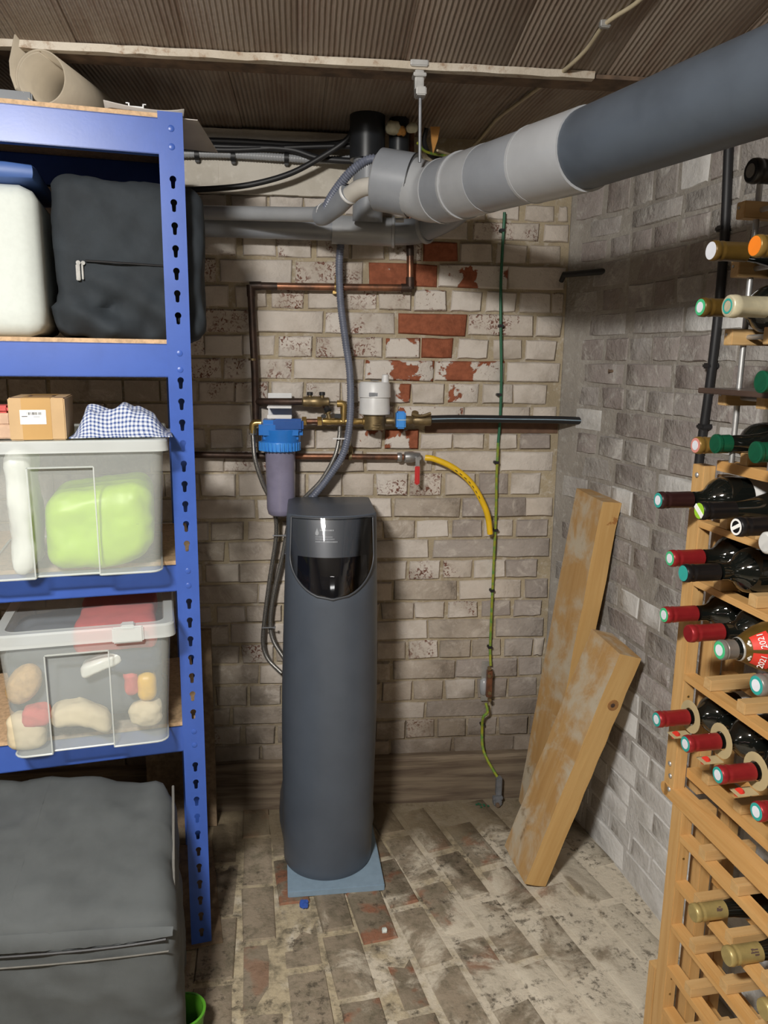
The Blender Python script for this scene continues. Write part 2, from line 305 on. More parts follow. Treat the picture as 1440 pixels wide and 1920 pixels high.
# ------------------------------------------------------------------ mesh building
class MB:
    def __init__(s): s.v = []; s.f = []; s.uv = None
    def add(s, vs, fs):
        k = len(s.v); s.v += [V(a) for a in vs]; s.f += [tuple(i+k for i in f) for f in fs]; return s
    def box(s, lo, hi, mtx=None):
        x0, y0, z0 = lo; x1, y1, z1 = hi
        vs = [V((x, y, z)) for z in (z0, z1) for y in (y0, y1) for x in (x0, x1)]
        if mtx: vs = [mtx @ a for a in vs]
        return s.add(vs, [(0, 2, 3, 1), (4, 5, 7, 6), (0, 1, 5, 4), (2, 6, 7, 3), (0, 4, 6, 2), (1, 3, 7, 5)])
    def bevbox(s, lo, hi, b, mtx=None):
        bm = bmesh.new(); bmesh.ops.create_cube(bm, size=1)
        for q in bm.verts: q.co = V([lo[i] + (q.co[i]+.5)*(hi[i]-lo[i]) for i in range(3)])
        bmesh.ops.bevel(bm, geom=bm.edges[:], offset=b, segments=2, affect='EDGES')
        bm.verts.index_update()
        vs = [(mtx @ q.co) if mtx else q.co.copy() for q in bm.verts]; fs = [tuple(q.index for q in f.verts) for f in bm.faces]
        bm.free(); return s.add(vs, fs)
    def tube(s, pts, r, seg=12, smooth=0, caps=True, rfun=None):
        pts = [V(p) for p in pts]
        if smooth: pts = spline(pts, smooth)
        n = len(pts); T = []
        for i in range(n):
            a = pts[max(i-1, 0)]; b = pts[min(i+1, n-1)]; T.append((b-a).normalized())
        u = T[0].orthogonal().normalized(); rings = []; L = 0
        for i in range(n):
            u = (u - T[i]*u.dot(T[i])).normalized(); w_ = T[i].cross(u)
            if i: L += (pts[i]-pts[i-1]).length
            rr = rfun(L, i) if rfun else r
            # mitre: widen at sharp corners
            rings.append([pts[i] + (u*math.cos(2*math.pi*j/seg) + w_*math.sin(2*math.pi*j/seg))*rr for j in range(seg)])
        vs = [p for q in rings for p in q]; fs = []
        for i in range(n-1):
            for j in range(seg):
                a = i*seg+j; b = i*seg+(j+1) % seg; fs.append((a, b, b+seg, a+seg))
        if caps: fs.append(tuple(reversed(range(seg)))); fs.append(tuple(range((n-1)*seg, n*seg)))
        return s.add(vs, fs)
    def lathe(s, prof, p0, ax, seg=20, caps=True):
        ax = V(ax).normalized(); u = ax.orthogonal().normalized(); w_ = ax.cross(u); p0 = V(p0)
        vs = []; fs = []
        for (d, r) in prof:
            for j in range(seg):
                a = 2*math.pi*j/seg; vs.append(p0 + ax*d + (u*math.cos(a)+w_*math.sin(a))*r)
        for i in range(len(prof)-1):
            for j in range(seg):
                a = i*seg+j; b = i*seg+(j+1) % seg; fs.append((a, b, b+seg, a+seg))
        if caps: fs.append(tuple(reversed(range(seg)))); fs.append(tuple(range((len(prof)-1)*seg, len(prof)*seg)))
        return s.add(vs, fs)
    def prism(s, poly, h, mtx):   # polygon in xy, extruded along z by h, placed by mtx
        n = len(poly); vs = [mtx @ V((x, y, 0)) for x, y in poly] + [mtx @ V((x, y, h)) for x, y in poly]
        return s.add(vs, [tuple(reversed(range(n))), tuple(range(n, 2*n))] + [(i, (i+1) % n, (i+1) % n+n, i+n) for i in range(n)])
    def mesh(s, name, mat, ang=35, inv=None):
        me = bpy.data.meshes.new(name)
        me.from_pydata([inv @ a for a in s.v] if inv else s.v, [], s.f)
        bm = bmesh.new(); bm.from_mesh(me); bmesh.ops.recalc_face_normals(bm, faces=bm.faces[:]); bm.to_mesh(me); bm.free()
        if s.uv:
            ul = me.uv_layers.new(name='UVMap')
            for p in me.polygons:
                for li in p.loop_indices: ul.data[li].uv = s.uv[me.loops[li].vertex_index]
        me.materials.append(mat)
        if ang:
            me.polygons.foreach_set('use_smooth', [True]*len(me.polygons)); me.set_sharp_from_angle(angle=R(ang))
        return me
    def build(s, name, mat, parent=None, ang=35):
        if isinstance(mat, str): mat = M[mat]
        if parent is None:
            xs = [a.x for a in s.v]; ys = [a.y for a in s.v]; zs = [a.z for a in s.v]
            loc = V(((min(xs)+max(xs))/2, (min(ys)+max(ys))/2, min(zs)))
            o = bpy.data.objects.new(name, s.mesh(name, mat, ang, Matrix.Translation(-loc))); o.location = loc
        else:
            o = bpy.data.objects.new(name, s.mesh(name, mat, ang, rootm(parent).inverted())); o.parent = parent
        COL.objects.link(o); return o
def rootm(o):
    m = Matrix.LocRotScale(o.location, o.rotation_euler, None)
    return rootm(o.parent) @ m if o.parent else m
def spline(P, k):
    out = []
    for i in range(len(P)-1):
        p0 = P[i-1] if i else P[0]*2-P[1]; p1 = P[i]; p2 = P[i+1]; p3 = P[i+2] if i+2 < len(P) else P[-1]*2-P[-2]
        for j in range(k):
            t = j/k; out.append(0.5*((2*p1) + (p2-p0)*t + (2*p0-5*p1+4*p2-p3)*t*t + (3*p1-p0-3*p2+p3)*t**3))
    return out + [P[-1]]
def bend(P, r, k=5):   # polyline with rounded corners
    P = [V(p) for p in P]; out = [P[0]]
    for i in range(1, len(P)-1):
        a = (P[i-1]-P[i]); b = (P[i+1]-P[i]); d = min(r, a.length*.45, b.length*.45)
        A = P[i]+a.normalized()*d; B = P[i]+b.normalized()*d
        for j in range(k+1):
            t = j/k; out.append(A*(1-t)**2 + P[i]*2*t*(1-t) + B*t*t)
    return out + [P[-1]]
def thing(name, label, cat, loc=(0, 0, 0), rz=0, group=None):
    o = bpy.data.objects.new(name, None); COL.objects.link(o); o.location = loc; o.rotation_euler = (0, 0, rz)
    o.empty_display_size = 0.05; o['label'] = label; o['category'] = cat
    if group: o['group'] = group
    return o
def tag(o, label, cat, group=None):
    o['label'] = label; o['category'] = cat
    if group: o['group'] = group
    return o
def struct(o): o['kind'] = 'structure'; return o
def dup(o, mtx_loc, rot=None, parent=None):
    c = o.copy(); COL.objects.link(c); c.parent = parent; c.location = mtx_loc
    if rot is not None: c.rotation_euler = rot
    return c
def lnk(name, me, parent):
    o = bpy.data.objects.new(name, me); COL.objects.link(o); o.parent = parent; return o
def softbox(lo, hi, r, n=14, amp=0.004, fs=14, seed=0, shape=None, mtx=None):
    bm = bmesh.new(); bmesh.ops.create_cube(bm, size=2); bmesh.ops.subdivide_edges(bm, edges=bm.edges[:], cuts=n, use_grid_fill=True)
    c = (V(lo)+V(hi))/2; h = (V(hi)-V(lo))/2; sd = V((seed*7.3, seed*3.1, seed*5.7))
    for q in bm.verts:
        p = V([q.co[i]*h[i] for i in range(3)]); core = V([max(-(h[i]-r), min(h[i]-r, p[i])) for i in range(3)])
        d = p-core
        if d.length > 1e-9: p = core + d.normalized()*min(r, d.length) if d.length > r else p
        nrm = (d.normalized() if d.length > 1e-9 else p.normalized())
        if shape: p = shape(p, h)
        k = noise.fractal((p*fs)+sd, 1.0, 2.0, 4); k = 1-abs(k)*2
        q.co = p + nrm*amp*k + c
    bm.verts.index_update(); m = MB()
    m.add([(mtx @ q.co) if mtx else q.co.copy() for q in bm.verts], [tuple(q.index for q in f.verts) for f in bm.faces]); bm.free(); return m

# ------------------------------------------------------------------ bricks
def brick_mesh(name, w, h, d, seed, round_=0.006, jit=0.004):
    rr = random.Random(seed); hw, hh = w/2, h/2; pts = []
    base = [(-1, -1), (-.33, -1), (.35, -1), (1, -1), (1, 1), (.3, 1), (-.35, 1), (-1, 1)]
    for (a, b) in base:
        x, z = a*hw, b*hh
        if abs(a) == 1 and abs(b) == 1: x -= a*round_*.15*rr.random(); z -= b*round_*.15*rr.random()
        pts.append((x + rr.uniform(-jit, jit)*.75, z + rr.uniform(-jit, jit)*.42))
    n = len(pts); m = MB()
    vs = [V((x, d, z)) for x, z in pts] + [V((x, 0.004, z)) for x, z in pts]
    vs += [V((x*(1-0.0042/hw) + rr.uniform(-.0008, .0008), -0.0008 + rr.uniform(-.0005, .0005), z*(1-0.0036/hh) + rr.uniform(-.0006, .0006))) for x, z in pts]
    fs = [(i, (i+1) % n, (i+1) % n+n, i+n) for i in range(n)] + [(i+n, (i+1) % n+n, (i+1) % n+2*n, i+2*n) for i in range(n)]
    fs.append(tuple(range(2*n, 3*n))); m.add(vs, fs); return m
_bm = {}
def brick_obj(w, h, d, mat, variant, parent, loc, rot):
    key = (round(w, 3), round(h, 3), d, mat, variant)
    if key not in _bm: _bm[key] = brick_mesh('brick', w, h, d, hash((variant, round(w, 2))) % 9999).mesh('brick', M[mat], 50)
    o = bpy.data.objects.new('brick', _bm[key]); COL.objects.link(o); o.parent = parent; o.location = loc; o.rotation_euler = rot
    return o

YW = 2.235
# back wall: mortar bed with the bricks standing proud of it
wb = struct(MB().box((-1.9, YW+0.006, -0.05), (0.95, YW+0.12, 2.2)).build('wall_back', 'mortar', None, 0))
bots = [372, 408, 447, 489, 538, 583, 628, 672, 714, 756, 800, 842, 884, 929, 970, 1009, 1047, 1086, 1125, 1159, 1198, 1234, 1273, 1312, 1346, 1383, 1415]
zb = [PY(800, y, YW).z for y in bots] + [0.085, 0.02]
Xof = lambda px: PY(px, 700, YW).x
redspots = [(725, 515, 'b_red'), (810, 520, 'b_red'), (825, 470, 'b_red'), (795, 605, 'b_red'), (812, 655, 'b_red'), (735, 655, 'b_peel'), (815, 565, 'b_peel'),
            (740, 693, 'b_peel'), (860, 692, 'b_peel'), (870, 735, 'b_peel'), (740, 735, 'b_peel'), (720, 825, 'b_peel'), (840, 780, 'b_peel'), (880, 520, 'b_peel'), (660, 820, 'b_peel')]
rest = MB()
wbm = rootm(wb).inverted()
def pixof(p):
    d = p-CC; z = d.dot(FW); return 720+FPX*d.dot(RT)/z, 960-FPX*d.dot(UP)/z
for k in range(1, len(zb)):
    zt, zl = zb[k-1]-random.uniform(.006, .009), zb[k]+0.0
    h = zt-zl; stretch = (k % 2 == 0)
    pitch = 0.2035 if stretch else 0.1015
    x0 = (Xof(819) if (k//2) % 2 == 0 else Xof(745)) if stretch else (Xof(790) if (k//2) % 2 else Xof(775))
    i0 = int((-1.15-x0)/pitch)-1; x = x0+i0*pitch
    while x < 0.765:
        a = x+random.uniform(-.005, .005); b = x+pitch-random.uniform(.004, .011)
        x += pitch
        if b > 0.762: b = 0.762 + random.uniform(-.008, 0)
        if b-a < 0.03: continue
        zl_k = PY(900, 791, YW).z if (bots[k:k+1] == [800] and (a+b)/2 > Xof(800)) else zl; zt_k = PY(900, 813, YW).z if (bots[k:k+1] == [842] and (a+b)/2 > Xof(800)) else zt
        h = zt_k-zl_k; cx, cz = (a+b)/2, (zt_k+zl_k)/2
        if cx > -0.33:
            u, v_ = pixof(V((cx, YW, cz)))
            mat = None
            for (rx, ry, mm) in redspots:
                if abs(u-rx) < (70 if stretch else 38) and abs(v_-ry) < 22: mat = mm
            if not mat:
                q = random.random(); g = max(0, min(1, (cx-0.30)/0.4))*max(0, min(1, (1.30-cz)/0.4))
                if cz < 1.75 and cx < 0.30 and cz > 1.2: mat = 'b_speck' if q < .55 else 'b_white'
                elif q < g*.75: mat = 'b_grey'
                elif cz < 1.0 and q < .45 + .4*(1-cz): mat = 'b_stain'
                else: mat = 'b_speck' if q > .9 else 'b_white'
            dz = random.uniform(-.004, .004)
            brick_obj(round((b-a)/.006)*.006, round(h/.003)*.003, 0.04, mat, random.randrange(5), wb, wbm @ V((cx, YW+random.uniform(-.004, .003), cz)),
                      (random.uniform(-.025, .025), random.uniform(-.014, .014), random.uniform(-.018, .018)))
        else:
            rest.box((a, YW, zl), (b, YW+.04, zt))
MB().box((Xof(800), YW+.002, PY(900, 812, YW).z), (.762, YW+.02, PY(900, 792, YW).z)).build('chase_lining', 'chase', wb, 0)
ro = rest.build('brick_mass', 'b_stain', wb, 0); ro['kind'] = 'stuff'

# right wall, slightly bowed in plan
def wx(Y): u = 2.235-Y; return .765 + .087*u + .075*(1-math.exp(-max(u, 0)/.15))
def wdir(Y): return V((wx(Y-.01)-wx(Y+.01), -0.02, 0)).normalized()
m = MB(); ys = [2.30, 2.235, 2.2, 2.16, 2.12, 2.06, 2.0, 1.9, 1.7, 1.5, 1.2, .8, .2, -1, -2.6]
pr = [(wx(y)+.0015, y) for y in ys]; n = len(pr)
m.add([(x, y, z) for z in (-.05, 2.2) for x, y in pr] + [(x+.15, y, z) for z in (-.05, 2.2) for x, y in pr],
      [(i, i+1, n+i+1, n+i) for i in range(n-1)] + [(2*n+i, 2*n+i+1, 3*n+i+1, 3*n+i) for i in range(n-1)] + [(n+i, n+i+1, 3*n+i+1, 3*n+i) for i in range(n-1)])
wr = struct(m.build('wall_right', 'mortar_r', None, 0)); wrm = rootm(wr).inverted()
zr = [2.05, 1.985, 1.92] + zb[1:-1] + [0.0]
for k in range(1, len(zr)):
    zt, zl = zr[k-1]-.006, zr[k]
    stretch = k % 2 == 0; y = 2.228-random.uniform(0, .06)
    while y > 1.12:
        L = (0.2 if stretch else 0.098)+random.uniform(-.012, .012); yc = y-L/2; d = wdir(yc); y -= L+.007
        cz = (zt+zl)/2
        q = random.random()
        if cz + random.uniform(-.12, .12) < .42: mat = 'r_white'
        else: mat = 'r_pink' if q < .4 else ('r_grey' if q < .9 else 'r_white')
        ang = math.atan2(d.y, d.x)
        brick_obj(round(L/.006)*.006, round((zt-zl)/.003)*.003, 0.05, mat, random.randrange(5), wr, wrm @ V((wx(yc)-.0005+random.uniform(-.0025, .0015), yc, cz)),
                  (random.uniform(-.02, .02), random.uniform(-.015, .015), ang+random.uniform(-.02, .02)))
# walls out of view that close the cellar
struct(MB().box((-1.95, -2.7, -.05), (-1.8, 2.4, 2.2)).build('wall_left', 'dimwall', None, 0))
struct(MB().box((-1.9, -2.75, -.05), (1.6, -2.6, 2.2)).build('wall_rear', 'dimwall', None, 0))

# floor
fl = struct(MB().box((-1.9, -2.7, -.10), (1.5, 2.36, -0.003)).build('floor', 'f_mortar', None, 0)); flm = rootm(fl).inverted()
cols = []; x = -0.62
while x < 1.0: cols.append(x); x += 0.104
for ci, xc in enumerate(cols):
    a = R(max(3.0, min(16.0, 4+12*(xc+.1)/.5))); y = 2.28-((ci*0.087) % 0.21)
    while y > 0.75:
        L = 0.2+random.uniform(-.014, .012); yc = y-L/2; y -= L+random.uniform(.008, .014)
        wdt = 0.089*(1+0.10*(1.5-yc)); cx = xc - math.tan(a)*(yc-1.5)
        if cx > wx(max(yc, 1.2))-.03 or cx < -.75: continue
        up = 0.0 if cx > 0.55 else random.uniform(-.003, .003)
        brick_obj(round(wdt/.006)*.006, round(L/.006)*.006, 0.03, 'f_brick', random.randrange(6), fl, flm @ V((cx, yc, up-.001)),
                  (-math.pi/2+random.uniform(-.012, .012), random.uniform(-.012, .012), a+random.uniform(-.02, .02)))
# brick mesh stands in xz with depth +y; rotated by -90 deg about x its face looks up

# ceiling: ribbed clay planks between steel beams
BY = 1.70; BZ = 1.955
ce = struct(MB().box((-1.95, -2.7, 2.165), (1.6, 2.36, 2.25)).build('ceiling', 'plaster', None, 0)); cem = rootm(ce).inverted()
def plank_mesh(y0, z0, y1, z1, w, bow):
    m = MB(); N = 5; vs = []
    for i in range(N+1):
        t = i/N; y = y0+(y1-y0)*t; z = z0+(z1-z0)*t+bow*4*t*(1-t)
        vs += [(-w/2, y, z+.03), (-w/2, y, z+.002), (-w/2+.004, y, z), (w/2-.004, y, z), (w/2, y, z+.002), (w/2, y, z+.03)]
    fs = [(i*6+j, i*6+j+1, i*6+j+7, i*6+j+6) for i in range(N) for j in range(5)]
    return m.add(vs, fs).mesh('ceiling_plank', M['ceil'], 30)
pA = plank_mesh(BY-.02, BZ+.006, .80, BZ+.155, .2088, .012); pB = plank_mesh(BY+.03, BZ+.016, YW+.01, 1.982, .2088, .006)
pC = plank_mesh(.80, BZ+.155, -.2, BZ+.20, .2088, .0)
for i in range(13):
    xx = -1.15+i*.209
    for pm, sh in ((pA, 0.0), (pB, .06), (pC, 0.0)):
        o = bpy.data.objects.new('ceiling_plank', pm); COL.objects.link(o); o.parent = ce
        o.location = cem @ V((xx+sh, 0, random.uniform(-.002, .002)))
sl = R(2.0)
bmx = Matrix.Translation((0, BY, BZ)) @ Matrix.Rotation(0, 4, 'Z')
b_ = MB().box((-1.9, -.035, 0), (1.4, .035, .008), bmx).box((-1.9, -.004, .008), (1.4, .004, .2), bmx)
tr1 = struct(b_.build('trim_1', 'rust', None, 0))
e_ = MB(); N = 90
for i in range(N):   # ragged bead of old plaster along the beam's front edge
    x0 = -1.7+i*3.0/N
    if x0 > 0.62: break
    r0 = noise.noise(V((x0*14, 0, 0)))*.004; r1 = noise.noise(V((x0*25, 5, 0)))*.003; k_ = i*4
    e_.v += [bmx @ V(a) for a in ((x0, -.026, -.0035), (x0, -.043+r0, -.003+r1), (x0, -.046+r0, .010+r1*.5), (x0, -.026, .012))]
    if i: e_.f += [(k_-4+j, k_-4+(j+1) % 4, k_+(j+1) % 4, k_+j) for j in range(4)]
e_.build('plaster_bead', 'flange', tr1, 40)
# plaster band at the head of the back wall and timber at its foot
pb = MB()
for i in range(40):
    x0 = -1.2+i*.0352; r0 = random.Random(i+5).uniform(-.0015, .0015)
    pb.box((x0, YW-.018+r0, 1.815+r0), (x0+.0353, YW+.02, 1.975))
struct(pb.build('trim_2', 'plaster', None, 0))
m = MB(); N = 44; vs = []
for i in range(N+1):
    x0 = -1.0+i*1.745/N; q = noise.noise(V((x0*4, 0, 0)))*.006; q2 = noise.noise(V((x0*9, 3, 0)))*.004
    vs += [(x0, YW+.02, -.01), (x0, YW-.032+q, -.01), (x0, YW-.030+q2, .07), (x0, YW-.029+q, .142+q2), (x0, YW-.022+q, .150+q2), (x0, YW+.02, .152+q2)]
m.add(vs, [(i*6+j, i*6+(j+1) % 6, (i+1)*6+(j+1) % 6, (i+1)*6+j) for i in range(N) for j in range(6)])
struct(m.build('trim_3', 'old_wood', None, 30))

# ------------------------------------------------------------------ shelving unit
SH = V((-0.2245, 1.645, 0)); SR = R(10)
SM = Matrix.Translation(SH) @ Matrix.Rotation(SR, 4, 'Z'); SN = (Matrix.Rotation(SR, 3, 'Z') @ V((0, 1, 0)))
def shp(px, py, ly=0.0):    # pixel -> shelf-local point on the plane at local depth ly
    return SM.inverted() @ PP(px, py, SM @ V((0, ly, 0)), SN)
sh = thing('shelving_unit', 'tall blue metal shelving unit with keyhole posts against the left side', 'shelving', SH, SR)
levels = [(1.770, 1.836), (1.343, 1.410), (0.886, 0.945), (0.509, 0.571)]
def post(name, right=True, holes=True):
    m = MB(); H = 1.848; x0, x1 = -.047, 0.0; T = .002
    outer = [V((x0, 0, .007)), V((x1, 0, .007)), V((x1, 0, H)), V((x0, 0, H))]; hs = []
    z = .035
    while holes and z < H-.03:
        if not any(a-.012 < z < b+.012 for a, b in levels):
            cx = -.0225; loop = []
            for j in range(11):
                an = R(-60 + j*30); loop.append(V((cx+.0062*math.sin(an + math.pi) * -1, 0, z+.006+.0062*math.cos(an+math.pi)*-1)))
            loop = [V((cx+.0065*math.cos(R(-50+j*28)), 0, z+.006+.0065*math.sin(R(-50+j*28)))) for j in range(11)]
            loop += [V((cx-.0034, 0, z-.0105)), V((cx, 0, z-.012)), V((cx+.0034, 0, z-.0105))]
            hs.append(loop)
        z += .0432
    loops = [outer]+hs; tris = tessellate_polygon(loops); pts = [p for l in loops for p in l]
    n = len(pts); m.add(pts+[p+V((0, T, 0)) for p in pts], [tuple(t) for t in tris] + [tuple(i+n for i in reversed(t)) for t in tris])
    k = 0; fs = []
    for l in loops:
        L = len(l)
        for i in range(L): fs.append((k+i, k+(i+1) % L, k+(i+1) % L+n, k+i+n))
        k += L
    m.f += fs
    xs = (x1-T, x1) if right else (x0, x0+T)
    m.box((xs[0], T, .007), (xs[1], .033, H))
    return m
def at_shelf(m, off=(0, 0, 0), flip=False):
    mm = SM @ Matrix.Translation(off) @ (Matrix.Scale(-1, 4, V((0, 1, 0))) if flip else Matrix.Identity(4))
    m.v = [mm @ a for a in m.v]; return m
SW, SD = 0.86, 0.40
at_shelf(post('p')).build('post', 'blue', sh, 25)
at_shelf(post('p', False, False), (-SW+.047, 0, 0)).build('post', 'blue', sh, 25)
at_shelf(post('p', True, False), (0, SD, 0), True).build('post', 'blue', sh, 25)
at_shelf(post('p', False, False), (-SW+.047, SD, 0), True).build('post', 'blue', sh, 25)
for (a, b) in levels:
    for (y0, y1, s_) in ((.0025, .022, 1), (SD-.022, SD-.0025, -1)):
        m = MB().box((-SW+.004, y0, a), (-.004, y0+.003 if s_ > 0 else y1, b))
        m.box((-SW+.004, y0, a), (-.004, y1, a+.002)).box((-SW+.004, y0, b-.002), (-.004, y1, b)); at_shelf(m).build('beam', 'blue', sh, 0)
    for xs in (-.012, -SW+.004):
        at_shelf(MB().box((xs, .036, a), (xs+.008, SD-.036, b))).build('side_beam', 'blue', sh, 0)
    o = at_shelf(MB().box((-SW+.006, .004, b), (-.012, SD-.004, b+.0085))).build('shelf_board', 'chip', sh, 0)
    for z in ((a+b)/2+.015, (a+b)/2-.018):
        m = MB().lathe([(0, .0062), (.001, .0062), (.0018, .0045)], V((-.0225, 0, z)), (0, -1, 0), 12)
        at_shelf(m).build('rivet', 'blue', sh, 40)
m = MB()
bb = SM @ Matrix.Identity(4)
tag(MB().box((-.115, -.008, 0.0005), (.026, .40, .0065), bb).build('base_board', 'chip_dark', None, 0), 'dark chipboard sheet lying on the floor under the blue shelving', 'board')
# the posts stand on the board's rear half: lift nothing, the board is notched by resting against them
q = PY(388, 1218, 2.13)
tag(MB().box((-.46, 2.125, 0.0), (-.262, 2.143, .62), Matrix.Translation((0, 0, 0))).build('loose_panel', 'chip_dark', None, 0), 'narrow brown board standing upright behind the blue post', 'board')

# things on top of the shelving
ztop = levels[0][1]+.0085
def roll():
    m = MB(); c = shp(78, 165, .03); r0 = .042; prof = []
    ax = (SM.to_3x3() @ V((.38, 1, 0))).normalized()
    N = 64; vs = []; pts = []
    for i in range(N+1):
        t = i/N; an = R(-270)+t*R(470); rr = r0 + .006*t
        pts.append((rr*math.cos(an), rr*math.sin(an)))
    a0 = math.atan2(pts[-1][1], pts[-1][0])
    # loose outer flap that leaves the roll at its left and curls upwards
    fl_ = [(-.052, -.02), (-.060, .005), (-.060, .03), (-.052, .055), (-.045, .078)]
    pts = pts + fl_
    base = V((c.x, c.y, ztop+.049)); xx = SM.to_3x3() @ V((1, 0, 0)); xx = (xx-ax*xx.dot(ax)).normalized(); zz = V((0, 0, 1))
    o = SM @ base
    for L in (0, .30):
        for (a, b) in pts: vs.append(o+xx*a+zz*b+ax*L)
    n = len(pts); fs = [(i, i+1, n+i+1, n+i) for i in range(n-1)]
    m.add(vs, fs); ob = m.build('paper_roll', 'oldpaper', None, 60)
    sd = ob.modifiers.new('t', 'SOLIDIFY'); sd.thickness = .0025
    tag(ob, 'large roll of yellowed paper lying on top of the blue shelving', 'paper roll')
roll()
def sheet(name, pts, mat, label, cat, th=.0015):
    m = MB(); n = len(pts); m.add([V(p) for p in pts]+[V(p)+V((0, 0, th)) for p in pts], [tuple(range(n)), tuple(range(2*n-1, n-1, -1))]+[(i, (i+1) % n, (i+1) % n+n, i+n) for i in range(n)])
    return tag(m.build(name, mat, None, 0), label, cat)
def topp(lx, ly, dz=0): return SM @ V((lx, ly, ztop+dz))
def curled(name, x0, x1, y0, y1, lift, mat, label, dz):
    m = MB(); N = 12; vs = []
    for i in range(N+1):
        t = i/N; x = x0+(x1-x0)*t; c = lift(t)
        vs += [topp(x, y0, dz+c), topp(x, y1, dz+c*.3)]
    m.add(vs, [(2*i, 2*i+1, 2*i+3, 2*i+2) for i in range(N)])
    o = m.build(name, mat, None, 60); s_ = o.modifiers.new('t', 'SOLIDIFY'); s_.thickness = .0018
    return tag(o, label, 'paper')
pl = shp(195, 205, .03).x; pr_ = shp(345, 205, .03).x
curled('paper_sheet', pl, pr_, .02, .30, lambda t: .012*(1-t)**2+.010*t**4+.002, 'greypaper', 'pale curled paper sheet lying flat on top of the blue shelving', .003)
# a sheet that overhangs the right side of the top shelf
c0 = [PY(343, 208, 1.66), PY(412, 213, 1.86), PY(366, 276, 1.66), PY(343, 278, 1.60)]
P_ = [topp(-.10, .03, .0005), topp(.03, .03, .0005), topp(.085, .25, -.004), topp(-.10, .25, .0005)]
o = sheet('paper_folder', P_, 'greypaper', 'grey card folder overhanging the right end of the top shelf', 'folder')
m = MB(); cx = shp(255, 198, .05).x
m.box((cx-.012, .04, ztop+.016), (cx+.012, .046, ztop+.0185), SM).box((cx-.0145, .04, ztop+.016), (cx-.012, .046, ztop+.024), SM).box((cx+.012, .04, ztop+.016), (cx+.0145, .046, ztop+.024), SM)
m.box((cx-.019, .04, ztop+.0225), (cx-.012, .046, ztop+.024), SM).box((cx+.012, .04, ztop+.0225), (cx+.019, .046, ztop+.024), SM)
m.box((cx-.003, .04, ztop), (cx+.003, .046, ztop+.0165), SM)
tag(m.build('metal_clip', 'zinc', None, 0), 'small bent silver metal clip standing on the paper on the top shelf', 'clip')
m = MB(); xl = shp(62, 190, .05).x
m.bevbox((xl-.30, .04, ztop), (xl, .25, ztop+.026), .003, SM); tag(m.build('flat_case', 'pipedark', None, 30), 'flat dark grey case at the left end of the top shelf', 'case')

# second level: white box and black bag
z2 = levels[1][1]+.0085
xr = shp(78, 500, .02).x
pw = thing('insulated_box', 'white cool box with a blue lid at the left of the upper shelf', 'box', SM @ V((xr-.15, .15, z2)), SR)
softbox((xr-.36, .012, z2+.0005), (xr, .33, z2+.285), .035, 10, .0004, 5, 2, mtx=SM).build('body', 'foam', pw, 60)
softbox((xr-.362, .010, z2+.286), (xr+.002, .332, z2+.325), .018, 6, .0003, 5, 3, mtx=SM).build('lid', 'coolblue', pw, 60)
bl = shp(104, 500, .05).x; br = .035
zt2 = shp(220, 338, .05).z
bg = thing('fabric_bag', 'black fabric bag with a silver zip pull on the upper shelf', 'bag', SM @ V((bl+.13, .2, z2)), SR)
def bagshape(p, h):
    k = 1-abs(p.z/h.z)**3*.02
    u, w_ = p.x/h.x, p.z/h.z; fy = 0
    if p.y < 0:
        m_ = max(0, min(1, (-.05-w_)*1.6))*max(0, 1-abs(u)**4)
        fy = .019*m_*math.sin(5.5*u+3.2*math.sin(2.2*w_+1.0)+4.0*w_) + .007*m_*math.sin(11*u-7*w_)
        fy += .003*math.sin(4*u-3*w_)*max(0, w_)
    p = V((p.x, p.y+fy, p.z))
    return V((p.x*k + (.012 if p.z < -h.z*.55 and p.x < 0 else 0)*-1, p.y, p.z-.006*(p.x/h.x)*(1 if p.z > 0 else 0)))
softbox((bl, .045, z2+.003), (br, .385, zt2), .03, 30, .0065, 9, 4, bagshape, SM).build('body', 'blackfab', bg, 60)
zz_ = shp(220, 492, .04).z; xz0, xz1 = shp(160, 490, .04).x, br-.03
m = MB().tube([SM @ V((xz0+(xz1-xz0)*t, .040-.003*math.sin(t*6), zz_-.004*t)) for t in [i/10 for i in range(11)]], .0022, 6)
m.v = [a - SN*.0045 for a in m.v]; m.build('zip', 'rubber', bg, 40)
zp = thing  # readability
px0 = shp(150, 492, .03)
m = MB().bevbox((px0.x-.009, .034, px0.z-.034), (px0.x-.001, .0365, px0.z-.003), .0012, SM).bevbox((px0.x+.0015, .034, px0.z-.032), (px0.x+.005, .0365, px0.z-.002), .001, SM)
m.lathe([(0, .0045), (.004, .0045)], SM @ V((px0.x-.004, .040, px0.z)), SN*-1, 10).lathe([(0, .004), (.004, .004)], SM @ V((px0.x+.005, .040, px0.z)), SN*-1, 10)
o = m.build('zip_pull', 'zipmetal', bg, 40); o['label'] = 'pair of silver zip pulls'

